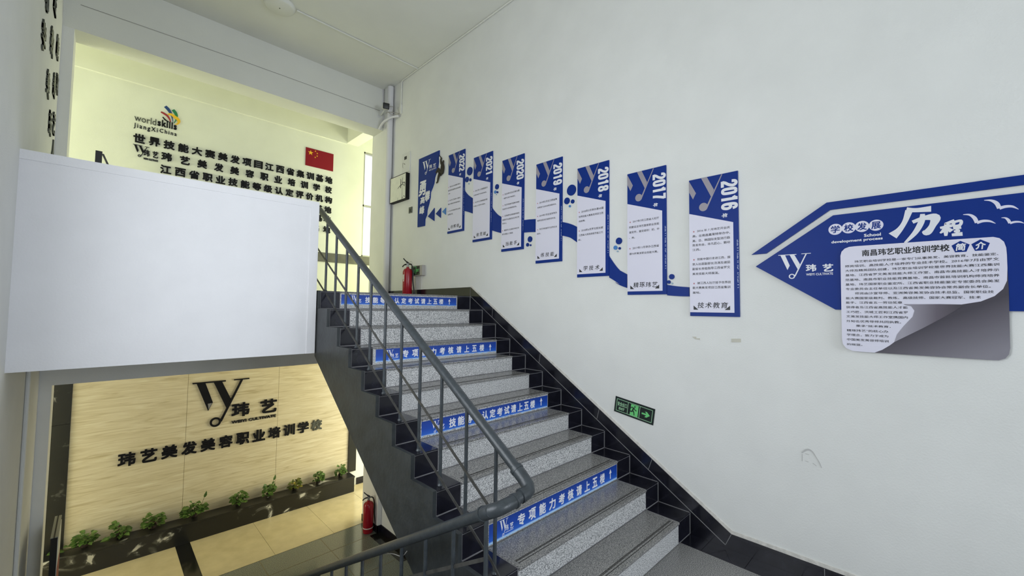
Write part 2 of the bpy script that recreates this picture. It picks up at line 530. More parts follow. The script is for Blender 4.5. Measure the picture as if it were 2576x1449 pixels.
# lower hall
XR = 6.5
b = B()
bx(b, (-3.0, 1.2, ZH-0.15), (XR, 8.66, ZH))
fl = struct('floor_hall', b, FGRAN)
b = B()
for x0, x1 in ((-3.0, 0.983), (1.167, 2.033), (2.037, 2.908), (2.912, 3.783), (3.787, 4.65), (4.80, XR)):
    bx(b, (x0, 7.062, ZH), (x1, 8.66, ZH+0.004))
struct('beige_tiles', b, FBEIGE, fl)
b = B()
bx(b, (0.985, 7.062, ZH), (1.165, 8.36, ZH+0.004)); bx(b, (4.652, 7.062, ZH), (4.798, 8.66, ZH+0.004)); bx(b, (3.30, 5.6, ZH), (3.495, 6.586, ZH+0.004))
struct('black_tiles', b, FBLACK, fl)
b = B()
for x in (0.10, 0.96, 1.82, 2.68): bx(b, (x, 4.0, ZH), (x+0.005, 7.06, ZH+0.0015))
for y in (4.86, 5.72, 6.59): bx(b, (-0.4, y, ZH), (3.3, y+0.005, ZH+0.0015))
struct('floor_joints', b, FJOINT, fl)
b = box((-3.0, 8.66, ZH-0.1), (XR, 8.86, -0.2))
struct('wall_hall', b, PAINT_C)
b = B()
bx(b, (-0.225, 8.645, -3.47), (1.083, 8.659, -0.21)); bx(b, (1.087, 8.645, -3.47), (2.439, 8.659, -0.21)); bx(b, (2.443, 8.645, -3.47), (3.80, 8.659, -0.21))
bx(b, (-0.22, 8.652, -3.47), (3.79, 8.66, -0.21), 1)
struct('wall_stone_cladding', b, [TRAV, TRJ])
b = B()
bx(b, (-0.46, 8.62, ZH), (-0.228, 8.659, -1.71)); bx(b, (-0.46, 8.62, -1.706), (-0.228, 8.659, -0.21))
struct('trim_2', b, MARB)
b = box((3.803, 8.62, -3.45), (3.965, 8.659, -0.21))
struct('trim_3', b, MARB)
b = box((4.0, 8.645, ZH), (XR, 8.659, ZH+0.14))
struct('baseboard_hall', b, TILE)
b = B()
bx(b, (3.42, 6.578, ZH), (3.44, 7.16, ZH+0.115)); bx(b, (3.42, 6.578, ZH), (3.49, 6.589, ZH+0.115)); bx(b, (3.488, 1.5, ZH), (3.5, 6.58, ZH+0.115))
struct('baseboard_column', b, TILE)
b = B()
bx(b, (XR, 1.2, -1.0), (XR+0.2, 8.86, -0.2)); bx(b, (XR, 8.2, ZH), (XR+0.2, 8.86, -1.0)); bx(b, (XR, 1.2, ZH), (XR+0.2, 5.0, -1.0))
struct('wall_entrance', b, PAINT_C)
b = box((3.72, 6.9, ZH), (3.73, 7.0, -0.2)); b.free()
# mid landing
b = B()
bx(b, (-0.43, -4.8, ZL-0.2), (3.30, 1.44, ZL))
lf = struct('floor_landing', b, GRANT)
b = B()
for i in range(30):
    y1 = 1.28-i*0.3
    if y1-0.297 < -4.8: break
    bx(b, (3.303, y1-0.297, ZL-0.2), (3.487, y1, ZL))
bx(b, (3.303, 1.283, ZL-0.2), (3.487, 1.43, ZL))
struct('border_tiles', b, TILE, lf)

# ------------------------------------------------------------------ right wall: black skirting that climbs beside the stairs
(tu, tv), (cu, cv) = [(-4.3144, 0.27), (-1.1241, -1.7032)]
b = B()
outline = [(4.8, ZL-0.02), (4.8, cv), (cu, cv), (tu, tv), (-7.14, tv-0.012), (-7.14, ZF), (tu-0.10, ZF), (tu-0.05, ZF-0.42), (cu-0.45, ZL-0.19), (cu, ZL-0.19), (cu+0.05, ZL-0.02)]
prism(b, outline, RWF, 0.0, 0.011)
# pale line of mortar along the nosings, and joints across the band
n0, n1 = [(-4.3153, 0.1521), (-1.1665, -1.7961)]
def line(bm, p, q, w, fr, d0, d1, mi=0):
    dx, dy = q[0]-p[0], q[1]-p[1]
    l = math.hypot(dx, dy)
    nx, ny = -dy/l*w/2, dx/l*w/2
    prism(bm, [(p[0]+nx, p[1]+ny), (q[0]+nx, q[1]+ny), (q[0]-nx, q[1]-ny), (p[0]-nx, p[1]-ny)], fr, d0, d1, mi)
line(b, n0, n1, 0.006, RWF, 0.011, 0.0122, 1)
for t in (0.0, 0.14, 0.39, 0.63, 0.80, 1.0):
    p = (n0[0]+(n1[0]-n0[0])*t, n0[1]+(n1[1]-n0[1])*t)
    q = (tu+(cu-tu)*t, tv+(cv-tv)*t)
    line(b, p, q, 0.004, RWF, 0.011, 0.0122, 1)
for u in (-0.55, 0.1, 0.8, 1.6): line(b, (u, ZL), (u, cv), 0.004, RWF, 0.011, 0.0122, 1)
for k in range(12):     # joints where treads and risers meet the skirting
    z0 = ZL if k == 0 else ZK[k-1]
    y1 = YK[k+1] if k < 11 else 4.5
    prism(b, [(-YK[k]+0.004, z0), (-YK[k]+0.009, z0), (-YK[k]+0.009, ZK[k]), (-YK[k]+0.004, ZK[k])], RWF, 0.011, 0.0125, 1)
    if k < 11: prism(b, [(-y1, ZK[k]), (-YK[k], ZK[k]), (-YK[k], ZK[k]+0.004), (-y1, ZK[k]+0.004)], RWF, 0.011, 0.0125, 1)
# rough plaster edge above it
for p, q in (((tu, tv+0.012), (cu+0.005, cv+0.012)), ((cu, cv+0.014), (4.8, cv+0.014))):
    line(b, p, q, 0.026, RWF, 0.0, 0.005 if p[0] == tu else 0.0056, 2)
struct('baseboard_right', b, [TILE, GROUT, EDGE])

# scuffs and tape left on the wall
b = B()
sc = [(-0.6649, -0.9796), (-0.6347, -0.9505), (-0.6055, -0.9553), (-0.5797, -0.9953), (-0.567, -1.0183), (-0.5545, -1.0518)]
ribbon(b, [(u, v, w) for (u, v), w in zip(sc, (0.006, 0.012, 0.008, 0.004, 0.005, 0.003))], RWF, 0.0, 0.0006)
for q in [[(-0.6628, -0.9871), (-0.6636, -1.036)], [(-0.6443, -0.9798), (-0.6217, -0.9794)], [(-0.6452, -1.0285), (-0.6272, -1.0317)], [(-0.6026, -1.0331), (-0.5829, -1.0464)]]:
    line(b, q[0], q[1], 0.004, RWF, 0.0, 0.0005)
wr = bpy.data.objects['wall_right']
struct('scuff_mark', b, SCUFF, wr)
for q in [[(-1.4103, -0.2211), (-1.3747, -0.2191), (-1.3748, -0.2321), (-1.3461, -0.2304), (-1.3462, -0.2433), (-1.3846, -0.2392)], [(-1.1077, -0.2192), (-1.0398, -0.2151), (-1.0402, -0.2424), (-1.108, -0.2469)]]:
    b = B(); prism(b, q, RWF, 0.0, 0.0012)
    tag(obj('tape_scrap', b, TAPE), 'torn crumpled scrap of old tape left on the wall' if len(q) == 6 else 'small rectangle of old beige tape below the 2016 banner', 'tape')

# ------------------------------------------------------------------ stairs up
XG0, XG1, XE = 1.766, 3.268, 3.486
st = thing('staircase', 'grey granite staircase with black tile edges climbing beside the right wall', 'staircase', (2.5, 1.44, ZL))
YT = YK + [4.60]
def stepline(y_add=0.0, z_add=0.0):
    pts = []
    z = ZL
    for k in range(12):
        pts.append((YK[k]+y_add, z+z_add)); pts.append((YK[k]+y_add, ZK[k]+z_add)); z = ZK[k]
    return pts
sof0, sof1 = [(4.1582, -0.6154), (2.6459, -1.6202)]
sl = (sof1[1]-sof0[1])/(sof1[0]-sof0[0])
ys = 1.30
def soff(y): return sof0[1]+sl*(y-sof0[0])
def XF(x0, w): return lambda u, v, d: (x0+d*w, u, v)
pts = stepline(-0.003, -0.002)
poly = pts + [(4.345, ZF-0.002), (4.345, soff(4.345)), (1.9, soff(1.9)), (YK[0]-0.003, ZL-0.20), ]
b = B(); prism(b, poly, XF(1.568, XE-1.568), 0, 1, 0)
obj('stair_body', b, GROUT, st)
pts = stepline(-0.004, 0.002)
poly = pts + [(4.345, ZF+0.002), (4.345, soff(4.345)), (1.9, soff(1.9)), (YK[0]-0.004, ZL-0.20)]
b = B(); prism(b, poly, XF(1.54, 0.028), 0, 1, 0)
obj('stringer', b, STRING, st)
b = B(); prism(b, [(4.345, soff(4.345)), (1.9, soff(1.9)), (1.9, soff(1.9)-0.01), (4.345, soff(4.345)-0.01)], XF(1.54, XE-1.54), 0, 1, 0)
obj('soffit', b, STRING, st)
for k in range(12):
    y0, y1, zb, zt = YK[k], YT[k+1], (ZL if k == 0 else ZK[k-1]), ZK[k]
    obj('riser', bevel(box((XG0, y0-0.006, zb+0.004), (XG1, y0+0.01, zt-0.0165)), 0.001, 1), GRAN, st)
    b = bevel(box((XG0, y0-0.016, zt-0.016), (XG1, y1-0.008, zt)), 0.003, 2)
    for gy in (0.022, 0.042, 0.050): bx(b, (XG0+0.03, y0+gy, zt-0.002), (XG1-0.03, y0+gy+0.005, zt+0.0008), 1)
    obj('tread', b, [GRANT, GROOVE], st)
    for x0, x1 in ((1.571, XG0-0.007), (XG1+0.007, XE-0.006)):
        obj('end_tile', bevel(box((x0, y0-0.005, zb+0.005), (x1, y0+0.01, zt-0.012)), 0.001, 1), TILE, st)
        obj('end_tile', bevel(box((x0, y0-0.006, zt-0.008), (x1, y1-0.010, zt)), 0.001, 1), TILE, st)

# stairs down to the hall (below the picture, they carry the lower railing)
b = B()
pts = []
for j in range(12):
    pts += [(1.44+0.262*j, ZL-0.162*j), (1.44+0.262*j, ZL-0.162*(j+1))]
poly = pts + [(4.322, ZH+0.001), (4.0, ZH+0.001), (1.44, ZL-0.4)]
prism(b, [(u, v) for u, v in poly], XF(-0.43, 1.86), 0, 1)
ld = tag(obj('staircase', b, GRANT), 'granite stair flight going down to the lower hall under the black railing', 'staircase')

# ------------------------------------------------------------------ railings
RX = 1.635
rl = thing('stair_railing', 'dark grey steel pipe railing along the open side of the stairs', 'railing', (RX, 1.76, ZK[1]))
ra, rb_ = Vector((RX, 1.545, -0.905)), Vector((RX, 4.60, 1.030))
def rz(y): return ra.z+(rb_.z-ra.z)*(y-ra.y)/(rb_.y-ra.y)
b = tube(B(), [ra, rb_, (RX, 4.75, 1.05)], 0.029, 16)
obj('handrail', b, RAIL, rl, True)
b = tube(B(), [(RX, 1.598, rz(1.598)), (RX, 1.545, -0.907), (RX-0.003, 1.515, -0.930), (RX-0.016, 1.500, -0.944), (RX-0.034, 1.497, -0.950), (RX-0.068, 1.499, -0.955)], 0.0345, 18)
tube(b, [(RX, 1.610, rz(1.610)), (RX, 1.592, rz(1.592))], 0.037, 18)
tube(b, [(RX-0.062, 1.499, -0.9545), (RX-0.075, 1.500, -0.956)], 0.037, 18)
obj('elbow_joint', b, RAIL, rl, True)
b = tube(B(), [(RX-0.06, 1.499, -0.955), (1.50, 1.503, -0.972)], 0.0295, 16)
obj('connecting_pipe', b, RAIL, rl, True)
b = tube(B(), smooth_pts([(1.520, 1.502, -0.968), (1.455, 1.506, -0.974), (1.420, 1.522, -0.984), (1.400, 1.556, -1.000), (1.396, 1.600, -1.025)], 5), 0.0345, 18)
tube(b, [(1.527, 1.502, -0.967), (1.513, 1.502, -0.969)], 0.0375, 18)
tube(b, [(1.396, 1.592, -1.020), (1.396, 1.606, -1.029)], 0.0375, 18)
obj('elbow_joint', b, RAIL, rl, True)
for k in range(1, 12):
    yb = YK[k]+0.055
    b = tube(B(), [(RX, yb, ZK[k]), (RX, yb, rz(yb)-0.02)], 0.0115, 10)
    tube(b, [(RX, yb, ZK[k]), (RX, yb, ZK[k]+0.012)], [0.019, 0.013], 10)
    obj('baluster', b, RAIL, rl, True)
def flat_bar(pts, w, t):
    bm = B()
    for p, q in zip(pts, pts[1:]):
        p, q = Vector(p), Vector(q)
        dr = (q-p).normalized(); n = dr.cross(Vector((1, 0, 0))).normalized()*w/2; s = Vector((t/2, 0, 0))
        vs = [bm.verts.new(c) for c in (p-n-s, p-n+s, p+n+s, p+n-s, q-n-s, q-n+s, q+n+s, q+n-s)]
        for f in ((0,1,2,3),(7,6,5,4),(0,4,5,1),(1,5,6,2),(2,6,7,3),(3,7,4,0)): bm.faces.new([vs[i] for i in f])
    bmesh.ops.recalc_face_normals(bm, faces=bm.faces[:])
    return bm
obj('lower_bar', flat_bar([(RX-0.013, 4.60, 0.290), (RX-0.013, 1.775, -1.425), (RX-0.02, 1.70, -1.478)], 0.018, 0.006), BAR, rl)
obj('upper_bar', flat_bar([(RX-0.013, 4.60, 0.615), (RX-0.013, 1.800, -1.135)], 0.018, 0.006), BAR, rl)

LX = 1.395
ll = rl      # one welded run: the rail turns at the landing and goes on down
def lz(y): return -1.005-0.578*(y-1.565)
b = tube(B(), [(LX, 1.54, lz(1.54)), (LX, 4.25, lz(4.25))], 0.029, 16)
obj('handrail', b, RAIL, ll, True)
for j in range(1, 11):
    yb = 1.44+0.262*j-0.13
    zt = ZL-0.162*j
    b = tube(B(), [(LX, yb, zt), (LX, yb, lz(yb)-0.02)], 0.0115, 10)
    obj('baluster', b, RAIL, ll, True)
obj('upper_bar', flat_bar([(LX, 1.57, lz(1.57)-0.22), (LX, 4.2, lz(4.2)-0.22)], 0.018, 0.006), BAR, ll)
b = tube(B(), smooth_pts([(LX+0.02, 2.33, lz(2.33)-0.065), (LX+0.013, 2.38, lz(2.38)-0.085), (LX+0.005, 2.48, lz(2.48)-0.05), (LX, 2.60, lz(2.60)-0.03)], 5), 0.0022, 6)
obj('wire_tie', b, GREYP, ll, True)

# ------------------------------------------------------------------ blue stickers on the risers
def sticker(k, words, label, bounds, logo, chars, arrow, peel):
    y = YK[k-1]-0.0065
    fr = YF(y)
    u0, u1, v0, v1 = bounds
    v1 = min(v1, ZK[k-1]-0.017)
    r = thing('step_sticker', label, 'sticker', ((u0+u1)/2, y, v0), 'blue direction stickers on the stair risers')
    b = B()
    if peel:
        rnd = random.Random(k)
        low = [(u0+(u1-u0)*i/60, v0+(rnd.random()*0.012 if i not in (0, 60) else 0)) for i in range(61)]
        prism(b, low+[(u1, v1), (u0, v1)], fr, 0.0, 0.0012)
    else:
        prism(b, [(u0, v0), (u1, v0), (u1, v1), (u0, v1)], fr, 0.0, 0.0012)
    h = v1-v0
    gm = gradient_mat('blue_sticker_print', 2, 0, h, [(0.0, (0.28, 0.60, 0.95)), (0.05, (0.50, 0.72, 1.0)), (0.14, (0.018, 0.125, 0.60)), (0.5, (0.006, 0.062, 0.42)), (1.0, (0.004, 0.042, 0.30))], 0.45)
    obj('film', b, gm, r)
    b = B()
    lu, lv, lw, lh = logo
    emblem(b, fr, lu, lv, lw*0.62, 0.0012, 0.0018, h=lh)
    text(b, '玮', fr, lu+lw*0.42, lu+lw*0.64, lv-lh*0.82, lv-lh*0.42, 0.0018, 0.02)
    text(b, '艺', fr, lu+lw*0.74, lu+lw, lv-lh*0.82, lv-lh*0.42, 0.0018, 0.02)
    line(b, (lu+lw*0.42, lv-lh*0.9), (lu+lw, lv-lh*0.9), 0.003, fr, 0.0012, 0.0018)
    obj('school_logo', b, WHITE, r)
    c0, c1, cv, ch = chars
    n = len(words)
    pitch = (c1-c0)/(n-1)
    for i, w in enumerate(words):
        cu = c0+pitch*i
        b = B(); text(b, w, fr, cu-ch*0.46, cu+ch*0.46, cv-ch/2, cv+ch/2, 0.0018, 0.03)
        obj('character', b, WHITE, r)
    au, a0, a1 = arrow
    b = B()
    w = 0.011
    prism(b, [(au-w/2, a0), (au+w/2, a0), (au+w/2, a1-0.034), (au+w*1.7, a1-0.034), (au, a1), (au-w*1.7, a1-0.034), (au-w/2, a1-0.034)], fr, 0.0012, 0.0018)
    obj('arrow', b, WHITE, r)
WA, WB = '专项能力考核请上五楼', '技能等级认定考试请上五楼'
sticker(3, WA, 'blue sticker on the lowest labelled riser, nearest the rail elbow', (1.776, 3.262, -1.474, -1.352), (1.865, -1.358, 0.125, 0.098), (2.065, 3.036, -1.412, 0.078), (3.159, -1.447, -1.367), False)
sticker(6, WB, 'blue sticker on the second labelled riser from the bottom', (1.786, 3.262, -0.998, -0.880), (1.874, -0.893, 0.125, 0.085), (2.078, 3.040, -0.936, 0.074), (3.166, -0.968, -0.892), True)
sticker(9, WA, 'blue sticker on the third labelled riser from the bottom', (1.790, 3.262, -0.508, -0.390), (1.890, -0.402, 0.125, 0.085), (2.090, 3.046, -0.448, 0.072), (3.171, -0.486, -0.412), True)
sticker(12, WB, 'blue peeling sticker on the topmost riser below the upper fire extinguisher', (1.776, 3.256, 0.010, 0.120), (1.880, 0.112, 0.110, 0.082), (2.064, 3.022, 0.068, 0.066), (3.146, 0.032, 0.106), True)

# ------------------------------------------------------------------ year banners on the right wall
BW, BH = 0.376, 1.138
(eu0, ev0), = [(-1.419, 1.089)]
EMBP = [[(-1.4203, 1.0842), (-1.3619, 0.9705), (-1.387, 0.9226), (-1.4194, 0.9896)], [(-1.319, 1.0871), (-1.2728, 1.0879), (-1.2197, 0.9734), (-1.2427, 0.9206)], [(-1.1621, 1.0846), (-1.154, 1.0863), (-1.2704, 0.8354), (-1.2813, 0.8434)]]
EMBC = [(-1.3034, 0.8453, 0.0338)]
YRB = [(-1.1647, 0.7896), (-1.0454, 1.0307)]
NIB = [(-1.1638, 0.7342), (-1.118, 0.7676)]
MOB = [(-1.364, 0.0161), (-1.1236, 0.0641)]
SDB = [(-1.0552, 0.1732), (-1.032, 0.5495)]
_six = [(.80,.70),(.66,.90),(.34,.90),(.19,.72),(.19,.28),(.34,.10),(.66,.10),(.81,.28),(.81,.42),(.66,.56),(.34,.56),(.21,.44)]
DIG = {'0': [[(.5,.91),(.72,.87),(.81,.70),(.81,.30),(.72,.13),(.5,.09),(.28,.13),(.19,.30),(.19,.70),(.28,.87),(.5,.91)]],
 '1': [[(.56,0),(.56,1)],[(.20,.76),(.40,.82),(.54,.96)]],
 '2': [[(.19,.66),(.22,.82),(.38,.91),(.62,.91),(.80,.80),(.80,.64),(.62,.44),(.34,.26),(.20,.08)],[(.06,.08),(.94,.08)]],
 '6': [_six], '9': [[(1-x, 1-y) for x, y in _six]],
 '7': [[(.06,.91),(.94,.91)],[(.80,.88),(.60,.55),(.46,.25),(.42,0)]],
 '8': [[(.5,.92),(.72,.88),(.79,.74),(.72,.60),(.5,.53),(.28,.60),(.21,.74),(.28,.88),(.5,.92)],[(.5,.53),(.74,.46),(.82,.29),(.74,.13),(.5,.08),(.26,.13),(.18,.29),(.26,.46),(.5,.53)]]}
def heavy_digits(parent, mat, word, fr, u0, u1, v0, v1, d0, d1, w):
    """heavy condensed figures that read downwards"""
    cell = (v1-v0)/len(word)
    for i, ch in enumerate(word):
        bm = B()
        for k, path in enumerate(DIG[ch]):
            q = [(u0+y*(u1-u0), v1-cell*(i+0.04+0.92*x), w) for x, y in path]
            ribbon(bm, q, fr, d0, d1+k*0.0004, n=3)
        obj('year_digit', bm, mat, parent)

def banner(year, u0, vt, words, motto, label):
    t = thing('year_banner', label, 'wall banner', (3.5, -(u0+BW/2), vt-BH), 'blue and white year banners on the right wall')
    L = lambda q: (q[0]-eu0+u0, q[1]-ev0+vt)
    b = B(); prism(b, [(u0, vt-BH), (u0+BW, vt-BH), (u0+BW, vt), (u0, vt)], RWF, 0.0, 0.012)
    obj('blue_board', b, BLUE, t)
    b = B(); prism(b, [(u0, vt-BH+0.031), (u0+BW-0.036, vt-BH+0.031), (u0+BW-0.036, vt-0.400), (u0, vt-0.284)], RWF, 0.012, 0.014)
    obj('text_panel', b, LILAC, t)
    b = B()
    for i, p in enumerate(EMBP): prism(b, [L(q) for q in p], RWF, 0.012, 0.01275+i*0.00003)
    c = L(EMBC[0][:2]); prism(b, ell(c[0], c[1], EMBC[0][2]*1.02), RWF, 0.012, 0.01285)
    obj('emblem', b, EMB, t)
    p, q = L(YRB[0]), L(YRB[1])
    heavy_digits(t, WHITE, str(year), RWF, p[0], q[0], p[1], q[1], 0.012, 0.0126, 0.0225)
    p, q = L(NIB[0]), L(NIB[1])
    b = B(); text(b, '年', RWF, p[0], q[0], p[1], q[1], 0.0128, bold=0.03, rot=-90)
    obj('year_character', b, WHITE, t)
    groups = []
    for q in words:
        if q[0][0] == '★': groups.append([])
        groups[-1].append(q)
    for gq in groups:
        a, x0, x1, v = gq[0]
        for q in [(a.lstrip('★ '), x0+0.031, x1, v)] + gq[1:]:
            b = B(); para(b, [q], RWF, 0.0146, k=0.88); obj('text_line', b, INK, t)
        b = B(); text(b, '★', RWF, x0-0.004, x0+0.013, v-0.010, v+0.007, 0.0146)
        obj('star_print', b, REDP, t)
    p, q = L(MOB[0]), L(MOB[1])
    n = len(motto)
    if n == 3: p, q = (u0+0.072, p[1]), (u0+0.282, q[1])
    pit = (q[0]-p[0])/n
    for i, ch in enumerate(motto):
        b = B(); text(b, ch, RWF, p[0]+pit*(i+0.12), p[0]+pit*(i+0.12)+0.052, p[1], q[1], 0.0146, bold=0.012, slant=0.12)
        obj('motto_character', b, INK, t)
    for x0, x1 in ((u0+0.030, u0+0.068), (u0+BW-0.036-0.030, u0+BW-0.036-0.070)):
        b = B(); v = vt-BH+0.052
        prism(b, [(x0, v), (x1, v), (x0, v+0.034)], RWF, 0.014, 0.0146)
        obj('corner_ornament', b, INK, t)
    b = B()
    p, q = L(SDB[0]), L(SDB[1])
    text(b, 'WEIYI CULTIVATE', RWF, p[0], p[0]+0.042, p[1], q[1], 0.0128, bold=0.01, rot=90)
    bmesh.ops.bisect_plane(b, geom=b.verts[:]+b.edges[:]+b.faces[:], plane_co=(3.5, -(u0+BW-0.0015), 0), plane_no=(0, -1, 0), clear_outer=True)
    obj('side_lettering', b, SIDE, t)
banner(2016, -1.419, 1.089, [('★2016 年 7 月玮艺开业庆', -1.3868, -1.1022, 0.6522), ('典，在南昌嘉莱特举办中、', -1.3933, -1.1012, 0.6111), ('美、日、韩国际发型流行趋', -1.3937, -1.1032, 0.572), ('势发布会，非凡匠心，魅动', -1.394, -1.1037, 0.5358), ('江西。', -1.3944, -1.3292, 0.4977), ('★技能中国行走进江西，国', -1.3872, -1.1036, 0.4176), ('家人社部副部长汤涛及谢茹', -1.3955, -1.1041, 0.3781), ('副省长亲临指导江西省罗文', -1.3958, -1.1046, 0.3391), ('美发技能大师展演。', -1.3962, -1.1867, 0.2979), ('★被江西人社厅授予世界技', -1.3882, -1.1006, 0.2211), ('能大赛美发项目江西省集训', -1.3955, -1.105, 0.1834), ('基地。', -1.3959, -1.3327, 0.1435)],
       '技术教育', 'blue and white 2016 banner, lowest and nearest to the arrow board')
banner(2017, -1.996, 1.272, [('★2017年7月江西省人社厅', -1.9705, -1.6848, 0.8127), ('同意设主玮艺国家职业技能', -1.9766, -1.683, 0.7622), ('鉴定所，鉴定级别：初、中', -1.9767, -1.6832, 0.715), ('、高。', -1.9768, -1.9179, 0.6637), ('★2017年11月举办江西省', -1.9735, -1.6862, 0.5652), ('振兴杯美发职业技能大赛。', -1.9748, -1.6951, 0.5135)],
       '精琢玮艺', 'blue and white 2017 banner, second from the arrow board')
banner(2018, -2.574, 1.460, [('★2018年3月举办第45届', -2.5522, -2.2569, 0.9972), ('世界技能大赛美发项目江西', -2.5544, -2.2591, 0.947), ('选拔赛。', -2.5542, -2.4714, 0.9011), ('★2018年6月罗文校长被', -2.5513, -2.26, 0.8029), ('江西省人民政府授予能工巧', -2.5535, -2.2622, 0.7552), ('匠。', -2.5569, -2.5207, 0.7073)],
       '学技术', 'blue and white 2018 banner, third from the arrow board')
banner(2019, -3.153, 1.643, [('★2019年5月在江西省美', -3.1312, -2.8444, 1.1907), ('发美容行业协会常务副会长。', -3.1306, -2.8507, 1.1376), ('★2019年7月在吉安举办', -3.1295, -2.8432, 1.0409), ('夏季发型流行趋势发布会。', -3.1289, -2.8588, 0.9876), ('★玮艺学校被评为优秀社会', -3.1278, -2.842, 0.8884), ('组织。', -3.133, -3.0723, 0.8394)],
       '练技能', 'blue and white 2019 banner, middle of the row of seven')
banner(2020, -3.724, 1.827, [('★2020年9月5日举办第', -3.7064, -3.4161, 1.3965), ('一届罗文弟子收徒仪。', -3.7055, -3.4829, 1.3461), ('★玮艺学校被中国美发美容', -3.7039, -3.4173, 1.2609), ('协会评为优秀教育机构。', -3.7065, -3.4598, 1.2128), ('★江西省职业技能鉴定美发', -3.7049, -3.4153, 1.1267), ('容美发专业委员会在玮艺学', -3.7075, -3.4178, 1.0789), ('校成立。', -3.7067, -3.6265, 1.0343), ('★南昌市人社局授予玮艺学', -3.7051, -3.4175, 0.9481), ('校为技能人才基地', -3.7077, -3.5198, 0.9019)],
       '当能手', 'blue and white 2020 banner with the most lines of writing')
banner(2021, -4.285, 2.004, [('★2021年11月被南昌市', -4.2749, -3.9928, 1.549), ('人民政府授予市级培训机构。', -4.2766, -4.0096, 1.4914), ('★2021年12月被南昌市授', -4.2741, -3.9936, 1.3944), ('予技能人才培养示范基地。', -4.2759, -4.0314, 1.3436)],
       '做贡献', 'blue and white 2021 banner, second from the climber board')
banner(2022, -4.857, 2.185, [('★举办2022年南昌市第三', -4.8471, -4.5612, 1.7182), ('届洗剪吹造型职业技能竞赛', -4.8507, -4.5597, 1.6663), ('大赛。', -4.8492, -4.7978, 1.6197), ('★2022年江西省第一届职业', -4.8461, -4.5588, 1.5206), ('技能大赛美发项目集训基地。', -4.8496, -4.5621, 1.4688), ('★2022年获南昌市职业技能', -4.8464, -4.5594, 1.3691), ('竞赛奖项。', -4.8482, -4.7247, 1.3188)],
       '创辉煌', 'blue and white 2022 banner, highest and nearest to the climber board')

# wave segments between the banners
WAV = [[(-4.4931, 1.616), (-4.4223, 1.5431), (-4.3596, 1.4971), (-4.3073, 1.4661)], [(-4.3021, 1.2573), (-4.4003, 1.294), (-4.493, 1.3224)], [(-3.9184, 1.2797), (-3.8674, 1.2238), (-3.7999, 1.1634), (-3.7367, 1.1279)], [(-3.7328, 0.923), (-3.8221, 0.95), (-3.9232, 0.9843)], [(-3.3542, 1.0308), (-3.2664, 1.0261), (-3.163, 1.0168)], [(-3.1641, 0.8677), (-3.2644, 0.8777), (-3.3568, 0.8833)], [(-2.7749, 0.9283), (-2.7076, 0.9075), (-2.6442, 0.8825), (-2.582, 0.8499)], [(-2.5837, 0.69), (-2.6559, 0.7393), (-2.7066, 0.7603), (-2.7791, 0.7811)], [(-2.1979, 0.5153), (-2.1595, 0.46), (-2.1175, 0.4063), (-2.0813, 0.3683), (-2.0742, 0.364), (-2.0026, 0.3254)], [(-2.0052, 0.1991), (-2.0805, 0.2273), (-2.1301, 0.2565), (-2.0815, 0.2348), (-2.149, 0.2786), (-2.1999, 0.3067)], [(-1.618, 0.2161), (-1.5267, 0.2005), (-1.4271, 0.1899)], [(-1.4259, 0.1127), (-1.5273, 0.1168), (-1.6186, 0.1249)]]
WL = ['between the 2022 and 2021 banners', 'between the 2021 and 2020 banners', 'between the 2020 and 2019 banners', 'between the 2019 and 2018 banners', 'between the 2018 and 2017 banners', 'between the 2017 and 2016 banners']
GAPS = [(-4.857+BW, -4.285), (-4.285+BW, -3.724), (-3.724+BW, -3.153), (-3.153+BW, -2.574), (-2.574+BW, -1.996), (-1.996+BW, -1.419)]
for i in range(6):
    top, bot = smooth_pts(WAV[2*i], 5), smooth_pts(WAV[2*i+1], 5)
    lo, hi = GAPS[i][0]+0.002, GAPS[i][1]-0.002
    p = [(min(max(u, lo), hi), v) for u, v in top+bot]
    q = []
    for a in p:
        if not q or math.hypot(a[0]-q[-1][0], a[1]-q[-1][1]) > 0.002: q.append(a)
    b = B(); prism(b, q, RWF, 0.0, 0.008)
    tag(obj('wave_ribbon', b, BLUE), 'blue curved ribbon piece on the wall ' + WL[i], 'wall decoration', 'blue ribbon pieces between the banners')

# discs
DISC = [[(-4.3764, 1.8485, 0.0564), (-4.4339, 1.7457, 0.0369), (-4.361, 1.7262, 0.0207), (-4.3919, 1.6787, 0.0109)], [(-3.824, 1.5223, 0.0329), (-3.8548, 1.4617, 0.0202), (-3.8134, 1.451, 0.0128), (-3.8341, 1.4258, 0.0074)], [(-3.2482, 0.7941, 0.0336), (-3.2853, 0.7332, 0.0213), (-3.2383, 0.724, 0.0111)], [(-2.6563, 1.2512, 0.0577), (-2.7155, 1.1465, 0.0353), (-2.6405, 1.1271, 0.0215), (-2.6768, 1.083, 0.0124)], [(-2.09, 0.6498, 0.0321), (-2.1275, 0.5891, 0.0201), (-2.0826, 0.5782, 0.0122), (-2.105, 0.5515, 0.0078)], [(-1.5765, 0.2846, 0.0229), (-1.6023, 0.2397, 0.015), (-1.5748, 0.2267, 0.008)]]
DM = ['ddbp', 'dlbp', 'ddb', 'ddbl', 'dlbp', 'ddp']
SZ = ['largest', 'second largest', 'small', 'tiny']
CN = {'d': 'dark blue', 'l': 'light blue', 'b': 'dark blue', 'p': 'pale grey blue'}
for i, grp in enumerate(DISC):
    for j, (u, v, r) in enumerate(grp):
        k = DM[i][j]
        b = B(); prism(b, ell(u, v, r), RWF, 0.0, 0.010)
        s = SZ[j] if not (j == len(grp)-1 and j == 2) else 'smallest'
        tag(obj('wall_disc', b, {'d': BLUE, 'b': BLUE, 'l': LBLUE, 'p': PBLUE}[k]), '%s round %s disc on the wall %s' % (s, CN[k], WL[i]), 'wall decoration', 'round discs between the banners')

